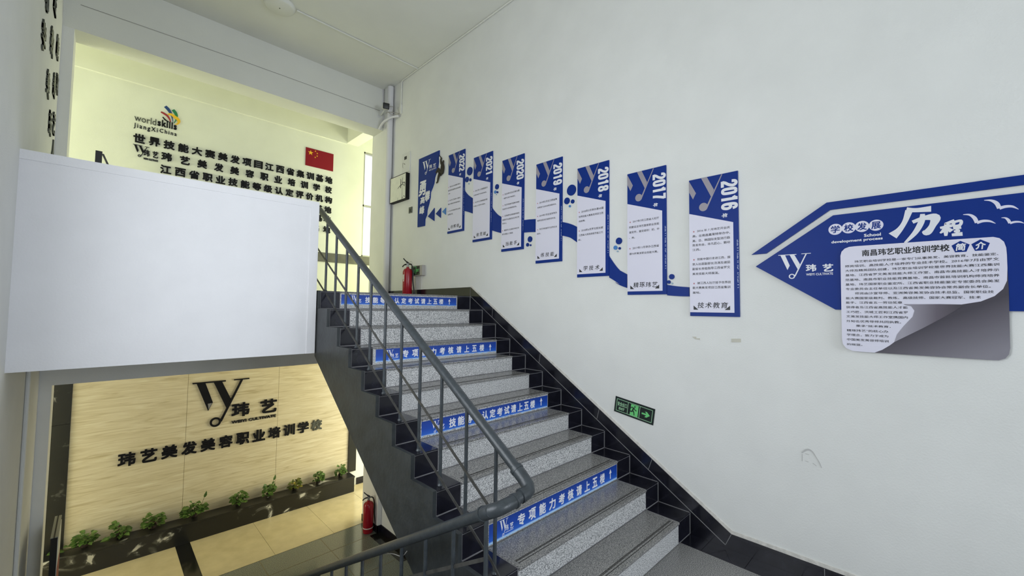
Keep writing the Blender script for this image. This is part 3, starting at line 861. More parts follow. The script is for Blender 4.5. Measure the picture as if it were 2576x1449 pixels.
# arrow triangles
TRI = [[(-5.3703, 1.3752), (-5.1991, 1.4789), (-5.2034, 1.2836)], [(-5.1623, 1.3838), (-5.0318, 1.4546), (-5.0357, 1.3042)], [(-4.9992, 1.3882), (-4.909, 1.4334), (-4.9127, 1.3329)]]
for q, m, n in zip(TRI, (BLUE, BLUE, LBLUE), ('largest dark blue wall triangle pointing left at the climber board', 'middle dark blue wall triangle pointing left', 'smallest light blue wall triangle beside the 2022 banner')):
    b = B(); u = (q[1][0]+q[2][0])/2
    prism(b, [q[0], (u, q[1][1]), (u, q[2][1])], RWF, 0.0, 0.010)
    tag(obj('wall_triangle', b, m), n, 'wall decoration', 'wall triangles beside the climber board')

# climber board
CLF = [(-5.6566, 2.3293), (-5.0989, 2.3272), (-5.0999, 2.2549), (-5.1237, 2.2298), (-5.116, 2.1603), (-5.1262, 2.0953), (-5.1506, 2.0335), (-5.1709, 2.0038), (-5.2098, 1.9373), (-5.225, 1.8569), (-5.2593, 1.801), (-5.3119, 1.7377), (-5.318, 1.6546), (-5.3517, 1.5656), (-5.3951, 1.4776), (-5.4016, 1.4045), (-5.4466, 1.3475), (-5.452, 1.242), (-5.65, 1.2466)]
uL = (CLF[0][0]+CLF[-1][0])/2
CLF[0], CLF[-1] = (uL, CLF[0][1]), (uL, CLF[-1][1])
ct = thing('climber_board', 'blue cliff shaped board with white brush writing, leftmost of the wall boards', 'wall board', (3.5, -uL-0.15, CLF[-1][1]))
b = B(); prism(b, CLF, RWF, 0.0, 0.012); obj('blue_board', b, BLUE, ct)
CB = [[(-5.5439, 2.1183), (-5.3183, 2.2631)], [(-5.3569, 2.1021), (-5.2816, 2.1639)], [(-5.252, 2.1041), (-5.1763, 2.1574)], [(-5.3603, 2.0923), (-5.1697, 2.0692)], [(-5.626, 1.7237), (-5.4322, 1.9565)], [(-5.4531, 1.6129), (-5.3224, 1.7714)], [(-5.5855, 1.597), (-5.4567, 1.7066)], [(-5.5984, 1.4322), (-5.4645, 1.5635)]]
b = B()
(a0, a1), (a2, a3) = CB[0]
emblem(b, RWF, a0, a3-0.01, a2-a0, 0.012, 0.0126)
text(b, '玮', RWF, CB[1][0][0], CB[1][1][0], CB[1][0][1], CB[1][1][1], 0.0126, 0.02)
text(b, '艺', RWF, CB[2][0][0], CB[2][1][0], CB[2][0][1], CB[2][1][1], 0.0126, 0.02)
vm = (CB[3][0][1]+CB[3][1][1])/2
text(b, 'WEIYI CULTIVATE', RWF, CB[3][0][0], CB[3][1][0], vm-0.012, vm+0.012, 0.0126, 0.015)
obj('school_logo', b, WHITE, ct)
b = B()
for ch, ((p0, p1), (q0, q1)) in zip('勇攀高峰', CB[4:]):
    text(b, ch, RWF, p0, q0, p1, q1, 0.0126, bold=0.03, slant=0.12)
obj('brush_lettering', b, WHITE, ct)
# climber cut-out
CLM = [[(-5.0909, 2.2495), (-5.0566, 2.2159), (-5.0295, 2.1833)], [(-5.0367, 2.1923), (-5.0458, 2.1534), (-5.0269, 2.1077)], [(-5.0082, 2.1134), (-5.0025, 2.0455), (-5.0125, 1.9865), (-5.0256, 1.9639)], [(-5.0256, 1.9639), (-5.0787, 1.9933), (-5.1014, 2.0429), (-5.1292, 2.0286), (-5.1672, 1.9988)], [(-5.0343, 1.9658), (-5.0808, 1.9526), (-5.1072, 1.9047), (-5.1232, 1.8564), (-5.1494, 1.8464)]]
CLH = [(-4.9847, 2.1292, 0.0154)]
b = B()
for q, ws in zip(CLM, ((0.008, 0.012, 0.022), (0.030, 0.034, 0.045), (0.050, 0.085, 0.085, 0.075), (0.055, 0.050, 0.040, 0.034, 0.022), (0.075, 0.055, 0.040, 0.026, 0.022))):
    ribbon(b, [(u, v, w) for (u, v), w in zip(q, ws)], RWF, 0.0128, 0.020)
u, v, r = CLH[0]
prism(b, ell(u, v, r*1.05, r*1.3), RWF, 0.0128, 0.0195)
ribbon(b, [(u-0.005, v-0.02, 0.03), (u-0.03, v-0.07, 0.05)], RWF, 0.0128, 0.0197)
q = [(-5.0387, 1.9412), (-4.9906, 1.9458), (-5.0011, 2.0043)]
prism(b, q, RWF, 0.0128, 0.0199)
tag(obj('climber_cutout', b, BRONZE), 'flat dark climber silhouette clinging to the right of the cliff shaped board', 'wall decoration')

# ------------------------------------------------------------------ arrow board at the right
STR = [(-0.9557, 0.423), (-0.4906, 0.7414), (0.3632, 0.7517), (0.3614, 0.6938), (-0.4729, 0.6884), (-0.8578, 0.4241)]
ue = 0.95
def ext(p, q, u): return (u, q[1]+(q[1]-p[1])/(q[0]-p[0])*(u-q[0]))
vs_ = STR[1][1]; vb_ = STR[4][1]
b = B()
prism(b, [STR[0], STR[1], (ue, (STR[1][1]+STR[2][1])/2), (ue, (STR[3][1]+STR[4][1])/2), STR[4], STR[5]], RWF, 0.0, 0.010)
tag(obj('arrow_strip', b, BLUE), 'narrow blue bent strip above the big blue arrow board', 'wall decoration')
BRD = [(-0.9274, 0.3314), (-0.4566, 0.6483), (0.36, 0.6478), (0.341, 0.013), (-0.457, 0.0137)]
ab = thing('arrow_board', 'large blue arrow shaped board with school history title at right', 'wall board', (3.5, -BRD[0][0]-0.7, BRD[4][1]))
b = B(); prism(b, [BRD[0], BRD[1], (ue, (BRD[1][1]+BRD[2][1])/2), (ue, (BRD[3][1]+BRD[4][1])/2), BRD[4]], RWF, 0.0, 0.012); obj('blue_board', b, BLUE, ab)
AB = [[(-0.78, 0.2491), (-0.5848, 0.4105)], [(-0.6158, 0.2753), (-0.556, 0.3262)], [(-0.5211, 0.2703), (-0.4632, 0.3228)], [(-0.6147, 0.2484), (-0.4652, 0.2626)], [(-0.3009, 0.4876), (-0.2187, 0.4983)], [(-0.4701, 0.4583), (-0.2108, 0.4738)], [(-0.1681, 0.462), (0.0338, 0.6194)], [(0.0378, 0.4488), (0.1335, 0.5331)], [(-0.1222, 0.4211), (-0.0709, 0.5269)]]
b = B()
(p0, p1), (q0, q1) = AB[0]
emblem(b, RWF, p0, q1-0.005, q0-p0, 0.012, 0.0126, h=q1-p1)
text(b, '玮', RWF, AB[1][0][0], AB[1][1][0], AB[1][0][1], AB[1][1][1], 0.0126, 0.03)
text(b, '艺', RWF, AB[2][0][0], AB[2][1][0], AB[2][0][1], AB[2][1][1], 0.0126, 0.03)
vm = (AB[3][0][1]+AB[3][1][1])/2
text(b, 'WEIYI CULTIVATE', RWF, AB[3][0][0], AB[3][1][0], vm-0.008, vm+0.008, 0.0126, 0.02)
obj('school_logo', b, WHITE, ab)
BUB = [(-0.4468, 0.5517, 0.0371), (-0.3767, 0.5529, 0.0365), (-0.309, 0.5531, 0.0359), (-0.2404, 0.5521, 0.0352)]
b = B()
for i, (u, v, r) in enumerate(BUB): prism(b, ell(u, v, r), RWF, 0.012, 0.0126+i*0.00004)
obj('title_bubbles', b, LILAC, ab)
b = B()
for ch, (u, v, r) in zip('学校发展', BUB): text(b, ch, RWF, u-r*0.66, u+r*0.66, v-r*0.66, v+r*0.66, 0.0132, 0.02)
obj('bubble_lettering', b, BLUE, ab)
b = B()
vm = (AB[4][0][1]+AB[4][1][1])/2; text(b, 'School', RWF, AB[4][0][0], AB[4][1][0], vm-0.010, vm+0.010, 0.0126, 0.03)
vm = (AB[5][0][1]+AB[5][1][1])/2; text(b, 'development process', RWF, AB[5][0][0], AB[5][1][0], vm-0.013, vm+0.010, 0.0126, 0.03)
obj('english_lettering', b, WHITE, ab)
# brushed title
LI = [[(-0.0987, 0.6284), (-0.0566, 0.6191), (0.008, 0.6171)], [(-0.0866, 0.6222), (-0.1066, 0.5572), (-0.1325, 0.5094), (-0.1647, 0.4746)], [(-0.0733, 0.5483), (-0.0224, 0.5662), (0.0226, 0.562), (0.0111, 0.516), (-0.013, 0.4778), (-0.0302, 0.4882)], [(-0.0288, 0.5921), (-0.0346, 0.5471), (-0.0629, 0.4838), (-0.1098, 0.425)], [(0.1011, 0.5321), (0.0621, 0.5189)], [(0.042, 0.498), (0.0894, 0.5056)], [(0.0705, 0.5202), (0.0654, 0.4764), (0.0641, 0.4482)], [(0.0672, 0.5004), (0.0527, 0.478), (0.0411, 0.4672)], [(0.0682, 0.4962), (0.0885, 0.4735)], [(0.0981, 0.5245), (0.1253, 0.5287), (0.122, 0.5052), (0.0975, 0.5029), (0.0981, 0.5245)], [(0.0944, 0.4888), (0.1259, 0.4912)], [(0.0967, 0.4709), (0.1211, 0.4711)], [(0.1107, 0.4883), (0.1087, 0.4535)], [(0.0879, 0.4511), (0.1302, 0.4525)]]
LW_ = ((0.03, 0.025, 0.035), (0.035, 0.025, 0.03, 0.05), (0.02, 0.025, 0.045, 0.03, 0.035, 0.012), (0.02, 0.028, 0.025, 0.012), (0.02, 0.012), (0.014, 0.018), (0.022, 0.02, 0.012), (0.02, 0.016, 0.008), (0.012, 0.022), (0.014,)*5, (0.014, 0.018), (0.012, 0.014), (0.014, 0.014), (0.016, 0.022))
b = B()
for i, (q, ws) in enumerate(zip(LI, LW_)): ribbon(b, [(u, v, w) for (u, v), w in zip(q, ws)], RWF, 0.012, 0.0126+i*0.00005)
obj('brush_title', b, WHITE, ab)
BIR = [[(0.2171, 0.6314), (0.2423, 0.6254), (0.2617, 0.6066), (0.2707, 0.5768)], [(0.2707, 0.5768), (0.2929, 0.583), (0.3169, 0.579), (0.3377, 0.5606)], [(0.1354, 0.563), (0.1607, 0.5576), (0.1784, 0.5368), (0.1864, 0.5083)], [(0.1864, 0.5083), (0.2087, 0.5153), (0.234, 0.511), (0.255, 0.495)], [(0.2765, 0.524), (0.2911, 0.5204), (0.3004, 0.5077), (0.3056, 0.4896)], [(0.3056, 0.4896), (0.3215, 0.4942), (0.3404, 0.4916), (0.3542, 0.4822)]]
for i in range(3):
    b = B()
    s = (1, 0.95, 0.7)[i]
    for q in BIR[2*i:2*i+2]: ribbon(b, [(u, v, w*s) for (u, v), w in zip(q, (0.003, 0.011, 0.017, 0.016) if q is BIR[2*i] else (0.016, 0.015, 0.011, 0.002))], RWF, 0.012, 0.0126)
    obj('bird_print', b, LILAC, ab)

# curling page board in front of it
pg = thing('page_board', 'white board of school introduction shaped like a page with curling grey corner', 'wall board', (3.5, -0.28, -0.45))
PT = [(-0.4228, 0.3706), (-0.4164, 0.3976), (-0.4002, 0.4164), (-0.3765, 0.426), (-0.3449, 0.4275), (-0.0201, 0.4248), (0.2439, 0.4214), (0.2659, 0.4121), (0.2814, 0.3907), (0.2883, 0.3584), (0.2896, 0.3206), (0.2893, 0.2456), (0.2859, 0.1784), (0.2711, 0.134), (0.2395, 0.0954), (0.1884, 0.066), (0.1149, 0.049), (0.0274, 0.0512), (-0.0589, 0.0502), (-0.1251, 0.0476), (-0.092, 0.0377), (-0.0783, 0.0113), (-0.0876, -0.0253), (-0.1283, -0.0832), (-0.1592, -0.135), (-0.1728, -0.183), (-0.1934, -0.2047), (-0.2292, -0.2347), (-0.2654, -0.2548), (-0.3187, -0.2549), (-0.3735, -0.2532), (-0.4047, -0.2378), (-0.4219, -0.2121), (-0.4262, -0.1763)]
PG = [(0.2893, 0.2456), (0.2906, 0.126), (0.2868, -0.1851), (0.2815, -0.2187), (0.2679, -0.242), (0.2442, -0.2539), (0.2245, -0.2551), (-0.2654, -0.2548)]
PC = [(-0.1263, 0.0509), (-0.0589, 0.0502), (0.0274, 0.0512), (0.1149, 0.049), (0.1363, 0.0537), (0.0535, -0.0165), (-0.0449, -0.0922), (-0.1728, -0.183), (-0.1592, -0.135), (-0.1283, -0.0832), (-0.0876, -0.0253), (-0.0783, 0.0113), (-0.092, 0.0377)]
# grey back sheet in one outline: everything under the page, so the page lies on it
GS = [(-0.0204, 0.4124), (0.2896, 0.3206), (0.2893, 0.2456), (0.2906, 0.126), (0.2868, -0.1851), (0.2815, -0.2187), (0.2679, -0.242), (0.2442, -0.2539), (0.2245, -0.2551), (-0.3187, -0.2549), (-0.2803, -0.0368)]
ga, gb = [(-0.1178, -0.1495), (0.2097, -0.2512)]
gd = Vector((0, -(gb[0]-ga[0]), gb[1]-ga[1])).normalized()
org = Vector((3.5, -0.28, -0.45))
def proj(p, dr): return (Vector((3.5, -p[0], p[1]))-org).dot(dr)
gdir = Vector((0, -0.5, -0.86)).normalized()
gq = [(-0.0097, -0.0705), (0.1797, -0.2465)]
GSM = gradient_mat('grey_page_back', 0, proj(gq[0], gdir), proj(gq[1], gdir), [(0.0, (0.055, 0.047, 0.065)), (0.35, (0.12, 0.108, 0.135)), (1.0, (0.25, 0.235, 0.275))], 0.45, tuple(gdir))
b = B(); prism(b, GS, RWF, 0.0125, 0.016); obj('grey_back_sheet', b, GSM, pg)
b = B(); prism(b, PT, RWF, 0.0161, 0.018); obj('white_page', b, LILAC, pg)
cq = [(-0.1341, -0.0667), (0.1146, 0.0357)]
cdir = Vector((0, -0.93, -0.02)).normalized()
CLMAT = gradient_mat('page_curl_print', 0, proj(cq[0], cdir), proj(cq[1], cdir), [(0.0, (0.36, 0.34, 0.40)), (0.25, (0.27, 0.25, 0.30)), (0.6, (0.13, 0.11, 0.14)), (1.0, (0.055, 0.047, 0.06))], 0.45, tuple(cdir))
b = B(); prism(b, PC, RWF, 0.0165, 0.0185); obj('curled_corner', b, CLMAT, pg)
PL = [('玮艺职业培训学校是一家专门从事美发、美容教育、技能鉴定、', -0.3511, 0.2603, 0.3266), ('师资培训、高技能人才培养的专业技术学校。2016年7月由罗文', -0.3992, 0.2618, 0.2985), ('大师及精英团队创建，玮艺职业培训学校是世界技能大赛江西集训', -0.3999, 0.261, 0.2688), ('基地、江西省罗文美发技能大师工作室、南昌市高技能人才培养示', -0.3995, 0.2601, 0.2394), ('范基地、南昌市职业技能竞赛基地、南昌市首批培训机构师资培养', -0.4002, 0.2602, 0.2088), ('基地、玮艺国家职业鉴定所、江西省职业技能鉴定专家委员会美发', -0.4004, 0.26, 0.1785), ('专业委员会主任单位以及江西省美发美容协会常务副会长单位。', -0.3996, 0.2275, 0.1489), ('师资由沙宣导师、亚洲美容美发协会技术总监、国家职业技', -0.352, 0.2381, 0.1195), ('能大赛国家级裁判、教练、高级技师、国家大赛冠军、技术', -0.3999, 0.1898, 0.0891), ('能手、江西省五一劳动奖章', -0.4005, -0.1302, 0.0604), ('获得者及江西省高技能人才能', -0.4002, -0.1068, 0.0302), ('工巧匠、洪城工匠和江西省罗', -0.4, -0.1075, -0.0002), ('文美发技能大师工作室携国内', -0.4006, -0.1082, -0.0299), ('外知名优秀导师共同执教。', -0.4008, -0.1384, -0.0604), ('秉承“技术教育，', -0.3529, -0.1864, -0.0898), ('精琢玮艺”的核心办', -0.3997, -0.1976, -0.1203), ('学理念，致力于成为', -0.4003, -0.1982, -0.1492), ('中国美发美容师培训', -0.4, -0.1981, -0.1794), ('的摇篮。', -0.4006, -0.323, -0.2108)]
b = B()
b.free()
for q in PL:
    b = B(); para(b, [q], RWF, 0.0186, bold=0.012, k=0.70); obj('text_line', b, INK, pg)
PH = [(-0.3127, 0.3619), (0.0768, 0.3956)]
b = B()
vm = (PH[0][1]+PH[1][1])/2
text(b, '南昌玮艺职业培训学校', RWF, PH[0][0], PH[1][0], vm-0.021, vm+0.021, 0.0186, bold=0.025)
obj('heading_lettering', b, INK, pg)
PP = [(0.1204, 0.3771, 0.0356), (0.1963, 0.3781, 0.0347)]
for ch, (u, v, r) in zip('简介', PP):
    b = B(); prism(b, [(u+r*1.05*math.sin(2*PI*k/5), v+r*math.cos(2*PI*k/5)) for k in range(5)], RWF, 0.018, 0.0186)
    pn = obj('pentagon_print', b, BLUE, pg)
    b = B(); text(b, ch, RWF, u-r*0.55, u+r*0.55, v-r*0.6, v+r*0.6, 0.0192, bold=0.03, slant=0.12)
    obj('lettering', b, WHITE, pn)

# ------------------------------------------------------------------ exit signs
es = [(-2.126, -0.8179), (-1.7342, -0.8725), (-1.7545, -1.0168), (-2.1454, -0.9618)]
ex = thing('exit_sign', 'black and green exit sign tilted along the stair slope on the right wall', 'exit sign', (3.5, -(es[0][0]+es[1][0])/2, es[2][1]))
def HQ(a, c):   # bilinear position inside the sign
    t = lambda i: es[0][i]*(1-a)*(1-c)+es[1][i]*a*(1-c)+es[2][i]*a*c+es[3][i]*(1-a)*c
    return (t(0), t(1))
b = B(); prism(b, es, RWF, 0.0, 0.004); obj('backing_plate', b, SIGNB, ex)
b = B()
def hl(p, q, w=0.0045): line(b, HQ(*p), HQ(*q), w, RWF, 0.004, 0.0046)
hl((0.05, 0.13), (0.95, 0.13)); hl((0.05, 0.88), (0.95, 0.88)); hl((0.05, 0.13), (0.05, 0.88)); hl((0.95, 0.13), (0.95, 0.88)); hl((0.345, 0.13), (0.345, 0.88)); hl((0.645, 0.13), (0.645, 0.88))
obj('border_print', b, PGLOW, ex)
b = B()
def quadF(a0, a1, c0, c1):
    """a frame that maps a small box of the tilted sign"""
    return lambda u, v, d: RWF(*HQ(a0+(a1-a0)*u, c1+(c0-c1)*v), d)
text(b, '安全出口', quadF(0.075, 0.32, 0.28, 0.55), 0, 1, 0, 1, 0.0046, 0.02)
text(b, 'EXIT', quadF(0.12, 0.27, 0.62, 0.78), 0, 1, 0, 1, 0.0046, 0.04)
obj('lettering', b, PGLOW, ex)
def runner(bm, fr, d0, d1):
    """the running figure, in a unit box"""
    prism(bm, ell(0.60, 0.86, 0.075, 0.085, 16), fr, d0, d1)
    for q, i in (([(0.10, 0.62, .07), (0.22, 0.75, .08), (0.42, 0.74, .08)], 0), ([(0.46, 0.76, .17), (0.42, 0.62, .17), (0.36, 0.46, .15)], 1), ([(0.52, 0.74, .08), (0.68, 0.58, .08), (0.86, 0.56, .07)], 2), ([(0.34, 0.46, .13), (0.26, 0.37, .11), (0.02, 0.38, .09)], 3), ([(0.38, 0.46, .13), (0.54, 0.36, .11), (0.62, 0.10, .09)], 4)):
        ribbon(bm, q, fr, d0, d1+i*0.00004)
b = B(); f_ = quadF(0.41, 0.61, 0.17, 0.86)
prism(b, [(0.0, 0.0), (0.75, 0.0), (0.8, -0.04), (1, 0.02), (1, 1), (0.06, 1), (0.03, 0.3)], f_, 0.004, 0.0046)
obj('doorway_print', b, GLOW, ex)
b = B(); runner(b, quadF(0.40, 0.60, 0.18, 0.88), 0.0046, 0.0051); obj('running_figure', b, SIGNB, ex)
b = B(); f_ = quadF(0.70, 0.90, 0.32, 0.70)
prism(b, [(0, 0.38), (0, 0.64), (0.55, 0.64), (0.38, 0.95), (0.62, 0.95), (1, 0.5), (0.62, 0.05), (0.38, 0.05), (0.55, 0.38)], f_, 0.004, 0.0046)
obj('arrow', b, GLOW, ex)

e2 = thing('exit_sign', 'grey box exit sign low on the wall behind the upper fire extinguisher', 'exit sign', (3.5, 5.575, 0.485))
b = bevel(box((3.44, 5.42, 0.478), (3.499, 5.732, 0.636)), 0.004, 2); obj('housing', b, GREYP, e2)
b = B(); F5 = lambda u, v, d: (3.44-d, 5.732-0.252*u, 0.486+0.142*v)
prism(b, [(0.03, 0.02), (0.97, 0.02), (0.97, 0.98), (0.03, 0.98)], F5, 0, 0.002); obj('sign_face', b, SIGNB, e2)
b = B(); text(b, 'EXIT', F5, 0.62, 0.93, 0.36, 0.66, 0.0026, 0.03); obj('lettering', b, GLOW, e2)
b = B()
for p, q in (((0.22, 0.1), (0.22, 0.92)), ((0.22, 0.92), (0.58, 0.92)), ((0.58, 0.92), (0.58, 0.1))):
    ribbon(b, [(p[0], p[1], 0.05), (q[0], q[1], 0.05)], F5, 0.002, 0.0026, n=1)
runner(b, lambda u, v, d: F5(0.27+0.26*u, 0.12+0.6*v, d), 0.002, 0.0026)
prism(b, [(0.82, 0.06), (0.88, 0.06), (0.82, 0.22)], F5, 0.002, 0.0026)
obj('running_figure', b, GLOW, e2)
b = tube(B(), [(3.493, 5.505, 0.48), (3.493, 5.505, 0.26)], 0.004, 6); obj('cable', b, WPLAS, e2)

# ------------------------------------------------------------------ small things at the corner of the right wall
PIC = [(-6.461, 2.1786), (-5.935, 2.1738), (-6.4628, 1.7462)]
u0, u1, v1, v0 = -6.455, -5.94, 2.177, 1.743
pf = thing('framed_calligraphy', 'black framed calligraphy picture beside the white pipe', 'picture', (3.5, 6.2, v0))
b = B(); bx(b, (3.435, 5.94, v0), (3.499, 6.455, v1)); obj('frame', b, BLACK, pf)
b = B(); prism(b, [(u0+0.012, v0+0.012), (u1-0.012, v0+0.012), (u1-0.012, v1-0.012), (u0+0.012, v1-0.012)], RWF, 0.0652, 0.066); obj('paper', b, PAPER, pf)
CAL = [[(-6.1147, 2.1008), (-6.1006, 2.0348), (-6.1073, 1.9448)], [(-6.1963, 1.9509), (-6.1312, 1.9839), (-6.0444, 2.0004)], [(-6.0451, 2.1086), (-6.0575, 2.0486), (-6.0105, 1.9708)], [(-6.0564, 2.0256), (-5.9761, 2.0145), (-5.9883, 1.955)], [(-6.0543, 1.9797), (-6.05, 1.8426), (-6.0542, 1.747)], [(-6.0583, 1.7421), (-6.0345, 1.7887)], [(-6.0029, 1.8055), (-5.9739, 1.781)], [(-6.1938, 1.8065), (-6.191, 1.7485)]]
b = B()
for q, w in zip(CAL, (0.018, 0.014, 0.012, 0.014, 0.007, 0.012, 0.016, 0.005)):
    ribbon(b, [(a, c, w*(0.6 if i == 0 else 1)) for i, (a, c) in enumerate(q)], RWF, 0.066, 0.0666)
obj('brush_lettering', b, INK, pf)
jb = thing('meter_panel', 'white torn panel with a small black window above the framed calligraphy', 'wall panel', (3.5, 6.05, 2.21))
b = B(); prism(b, [(-6.173, 2.213), (-5.935, 2.210), (-5.922, 2.30), (-5.932, 2.38), (-5.924, 2.47), (-5.930, 2.535), (-6.173, 2.540)], RWF, 0.0, 0.012); obj('plate', b, WPLAS, jb)
b = B(); prism(b, [(-6.10, 2.427), (-6.025, 2.427), (-6.025, 2.480), (-6.10, 2.480)], RWF, 0.012, 0.014); obj('black_window', b, INK, jb)
b = B()
for q in ([(-6.14, 2.39, .012), (-6.15, 2.33, .008), (-6.13, 2.30, .004)], [(-6.12, 2.37, .004), (-6.09, 2.36, .012), (-6.07, 2.34, .003)]): ribbon(b, q, RWF, 0.012, 0.0126)
obj('ink_mark', b, DGREY, jb)
sw = thing('wall_switch', 'small dark grey square switch plate under the framed calligraphy', 'switch', (3.5, 5.88, 1.508))
b = bevel(box((3.489, 5.832, 1.508), (3.499, 5.932, 1.606)), 0.002, 1); obj('plate', b, DGREY, sw)
b = bevel(box((3.486, 5.860, 1.525), (3.4885, 5.905, 1.575)), 0.001, 1); obj('rocker', b, BPLAS, sw)
b = tube(B(), [(3.437, 6.53, ZF), (3.437, 6.53, 3.20)], 0.050, 20)
tube(b, [(3.437, 6.53, 3.20), (3.437, 6.53, ZC-0.03)], 0.050, 20)
pp = tag(obj('drain_pipe', b, PIPEM, None, True), 'white vertical drain pipe in the corner beside the framed calligraphy', 'pipe')

# conduits and cables under the ceiling
b = tube(B(), [(3.487, -4.7, ZC-0.012), (3.487, 6.22, ZC-0.012)], 0.011, 8)
for y in (5.0, 4.1, 3.2, 2.5): tube(b, [(3.486, y, ZC-0.012), (3.486, y+0.03, ZC-0.012)], 0.014, 8)
tube(b, smooth_pts([(3.487, 6.21, ZC-0.012), (3.487, 6.245, ZC-0.03), (3.487, 6.25, ZC-0.08), (3.487, 6.25, 3.40)], 5), 0.011, 8)
tube(b, [(3.487, 6.25, 3.42), (3.487, 6.245, 3.26)], 0.017, 8)
tag(obj('conduit', b, CEIL, None, True), 'white conduit running along the corner of ceiling and right wall', 'conduit')
b = tube(B(), [(1.66, 5.716, ZC-0.010), (3.474, 5.735, ZC-0.010)], 0.010, 8)
tag(obj('conduit', b, CEIL, None, True), 'white conduit crossing the ceiling from the round lamp', 'conduit')
lm = thing('ceiling_lamp', 'round white flush ceiling lamp cut by the top edge', 'ceiling lamp', (1.475, 5.777, ZC-0.045))
b = lathe(B(), [(0.150, 0.0), (0.168, 0.010), (0.178, 0.030), (0.180, 0.045)], (1.475, 5.777, ZC-0.046), 40); obj('lamp_shade', b, CEIL, lm, True)
b = lathe(B(), [(0.006, 0), (0.008, 0.004)], (1.475, 5.777, ZC-0.0505), 10); obj('screw', b, DGREY, lm)
b = tube(B(), [(-0.3, 6.752, 3.40), (1.236, 6.752, 3.432), (2.4, 6.752, 3.436), (3.36, 6.752, 3.438)], 0.0035, 6)
tag(obj('cable', b, GREYP, None, True), 'thin dark cable running along the face of the ceiling beam', 'cable')
cc = thing('security_camera', 'small white security camera with black face on the beam corner', 'security camera', (3.40, 6.757, 3.43))
b = bevel(box((-0.052, -0.11, -0.045), (0.052, 0.02, 0.045)), 0.014, 3)
bmesh.ops.transform(b, matrix=Matrix.Translation((3.322, 6.50, 3.405)) @ Matrix.Rotation(math.radians(-18), 4, 'Z') @ Matrix.Rotation(math.radians(14), 4, 'X'), verts=b.verts[:])
obj('camera_body', b, WPLAS, cc, True)
b = bevel(box((-0.052, -0.124, -0.050), (0.052, -0.112, 0.045)), 0.010, 3)
bmesh.ops.transform(b, matrix=Matrix.Translation((3.322, 6.50, 3.405)) @ Matrix.Rotation(math.radians(-18), 4, 'Z') @ Matrix.Rotation(math.radians(14), 4, 'X'), verts=b.verts[:])
obj('front_glass', b, BPLAS, cc, True)
b = tube(B(), [(3.325, 6.53, 3.365), (3.335, 6.62, 3.34), (3.345, 6.756, 3.335)], 0.012, 8); tube(b, [(3.345, 6.745, 3.335), (3.345, 6.757, 3.335)], 0.028, 14)
obj('bracket', b, WPLAS, cc, True)
b = tube(B(), [(3.405, 6.745, 3.835), (3.405, 6.745, 3.54)], 0.011, 8); tube(b, [(3.422, 6.745, 3.38), (3.428, 6.745, 3.15)], 0.011, 8)
tag(obj('conduit', b, PIPEM, None, True), 'white vertical conduit on the beam above and below the security camera', 'conduit')
b = tube(B(), smooth_pts([(3.335, 6.72, 3.090), (3.338, 6.64, 3.145), (3.345, 6.54, 3.180), (3.372, 6.44, 3.205), (3.42, 6.36, 3.225), (3.470, 6.29, 3.230)], 6), 0.020, 12)
tag(obj('flexible_hose', b, PIPEM, None, True), 'thick white curved hose below the security camera', 'hose')
b = B()
for q in ([(3.375, 6.56, 3.33), (3.372, 6.50, 3.335), (3.42, 6.40, 3.31), (3.475, 6.29, 3.275)], [(3.378, 6.49, 3.43), (3.425, 6.42, 3.42), (3.425, 6.41, 3.36), (3.41, 6.42, 3.32)], [(3.375, 6.47, 3.33), (3.39, 6.42, 3.275), (3.45, 6.33, 3.265), (3.475, 6.29, 3.29)], [(3.463, 6.285, 3.30), (3.462, 6.31, 3.36), (3.463, 6.30, 3.39)], [(3.462, 6.265, 3.28), (3.462, 6.30, 3.255), (3.462, 6.275, 3.265)]):
    tube(b, smooth_pts(q, 5), 0.005, 6)
tag(obj('cable_bundle', b, GREYP, None, True), 'tangled thin cables gathered beside the security camera', 'cable')

b = tube(B(), [(-0.414, 5.52, ZH), (-0.414, 5.52, -0.5)], 0.015, 8)
tag(obj('conduit', b, WPLAS, None, True), 'white vertical conduit on the left wall below the parapet', 'conduit')

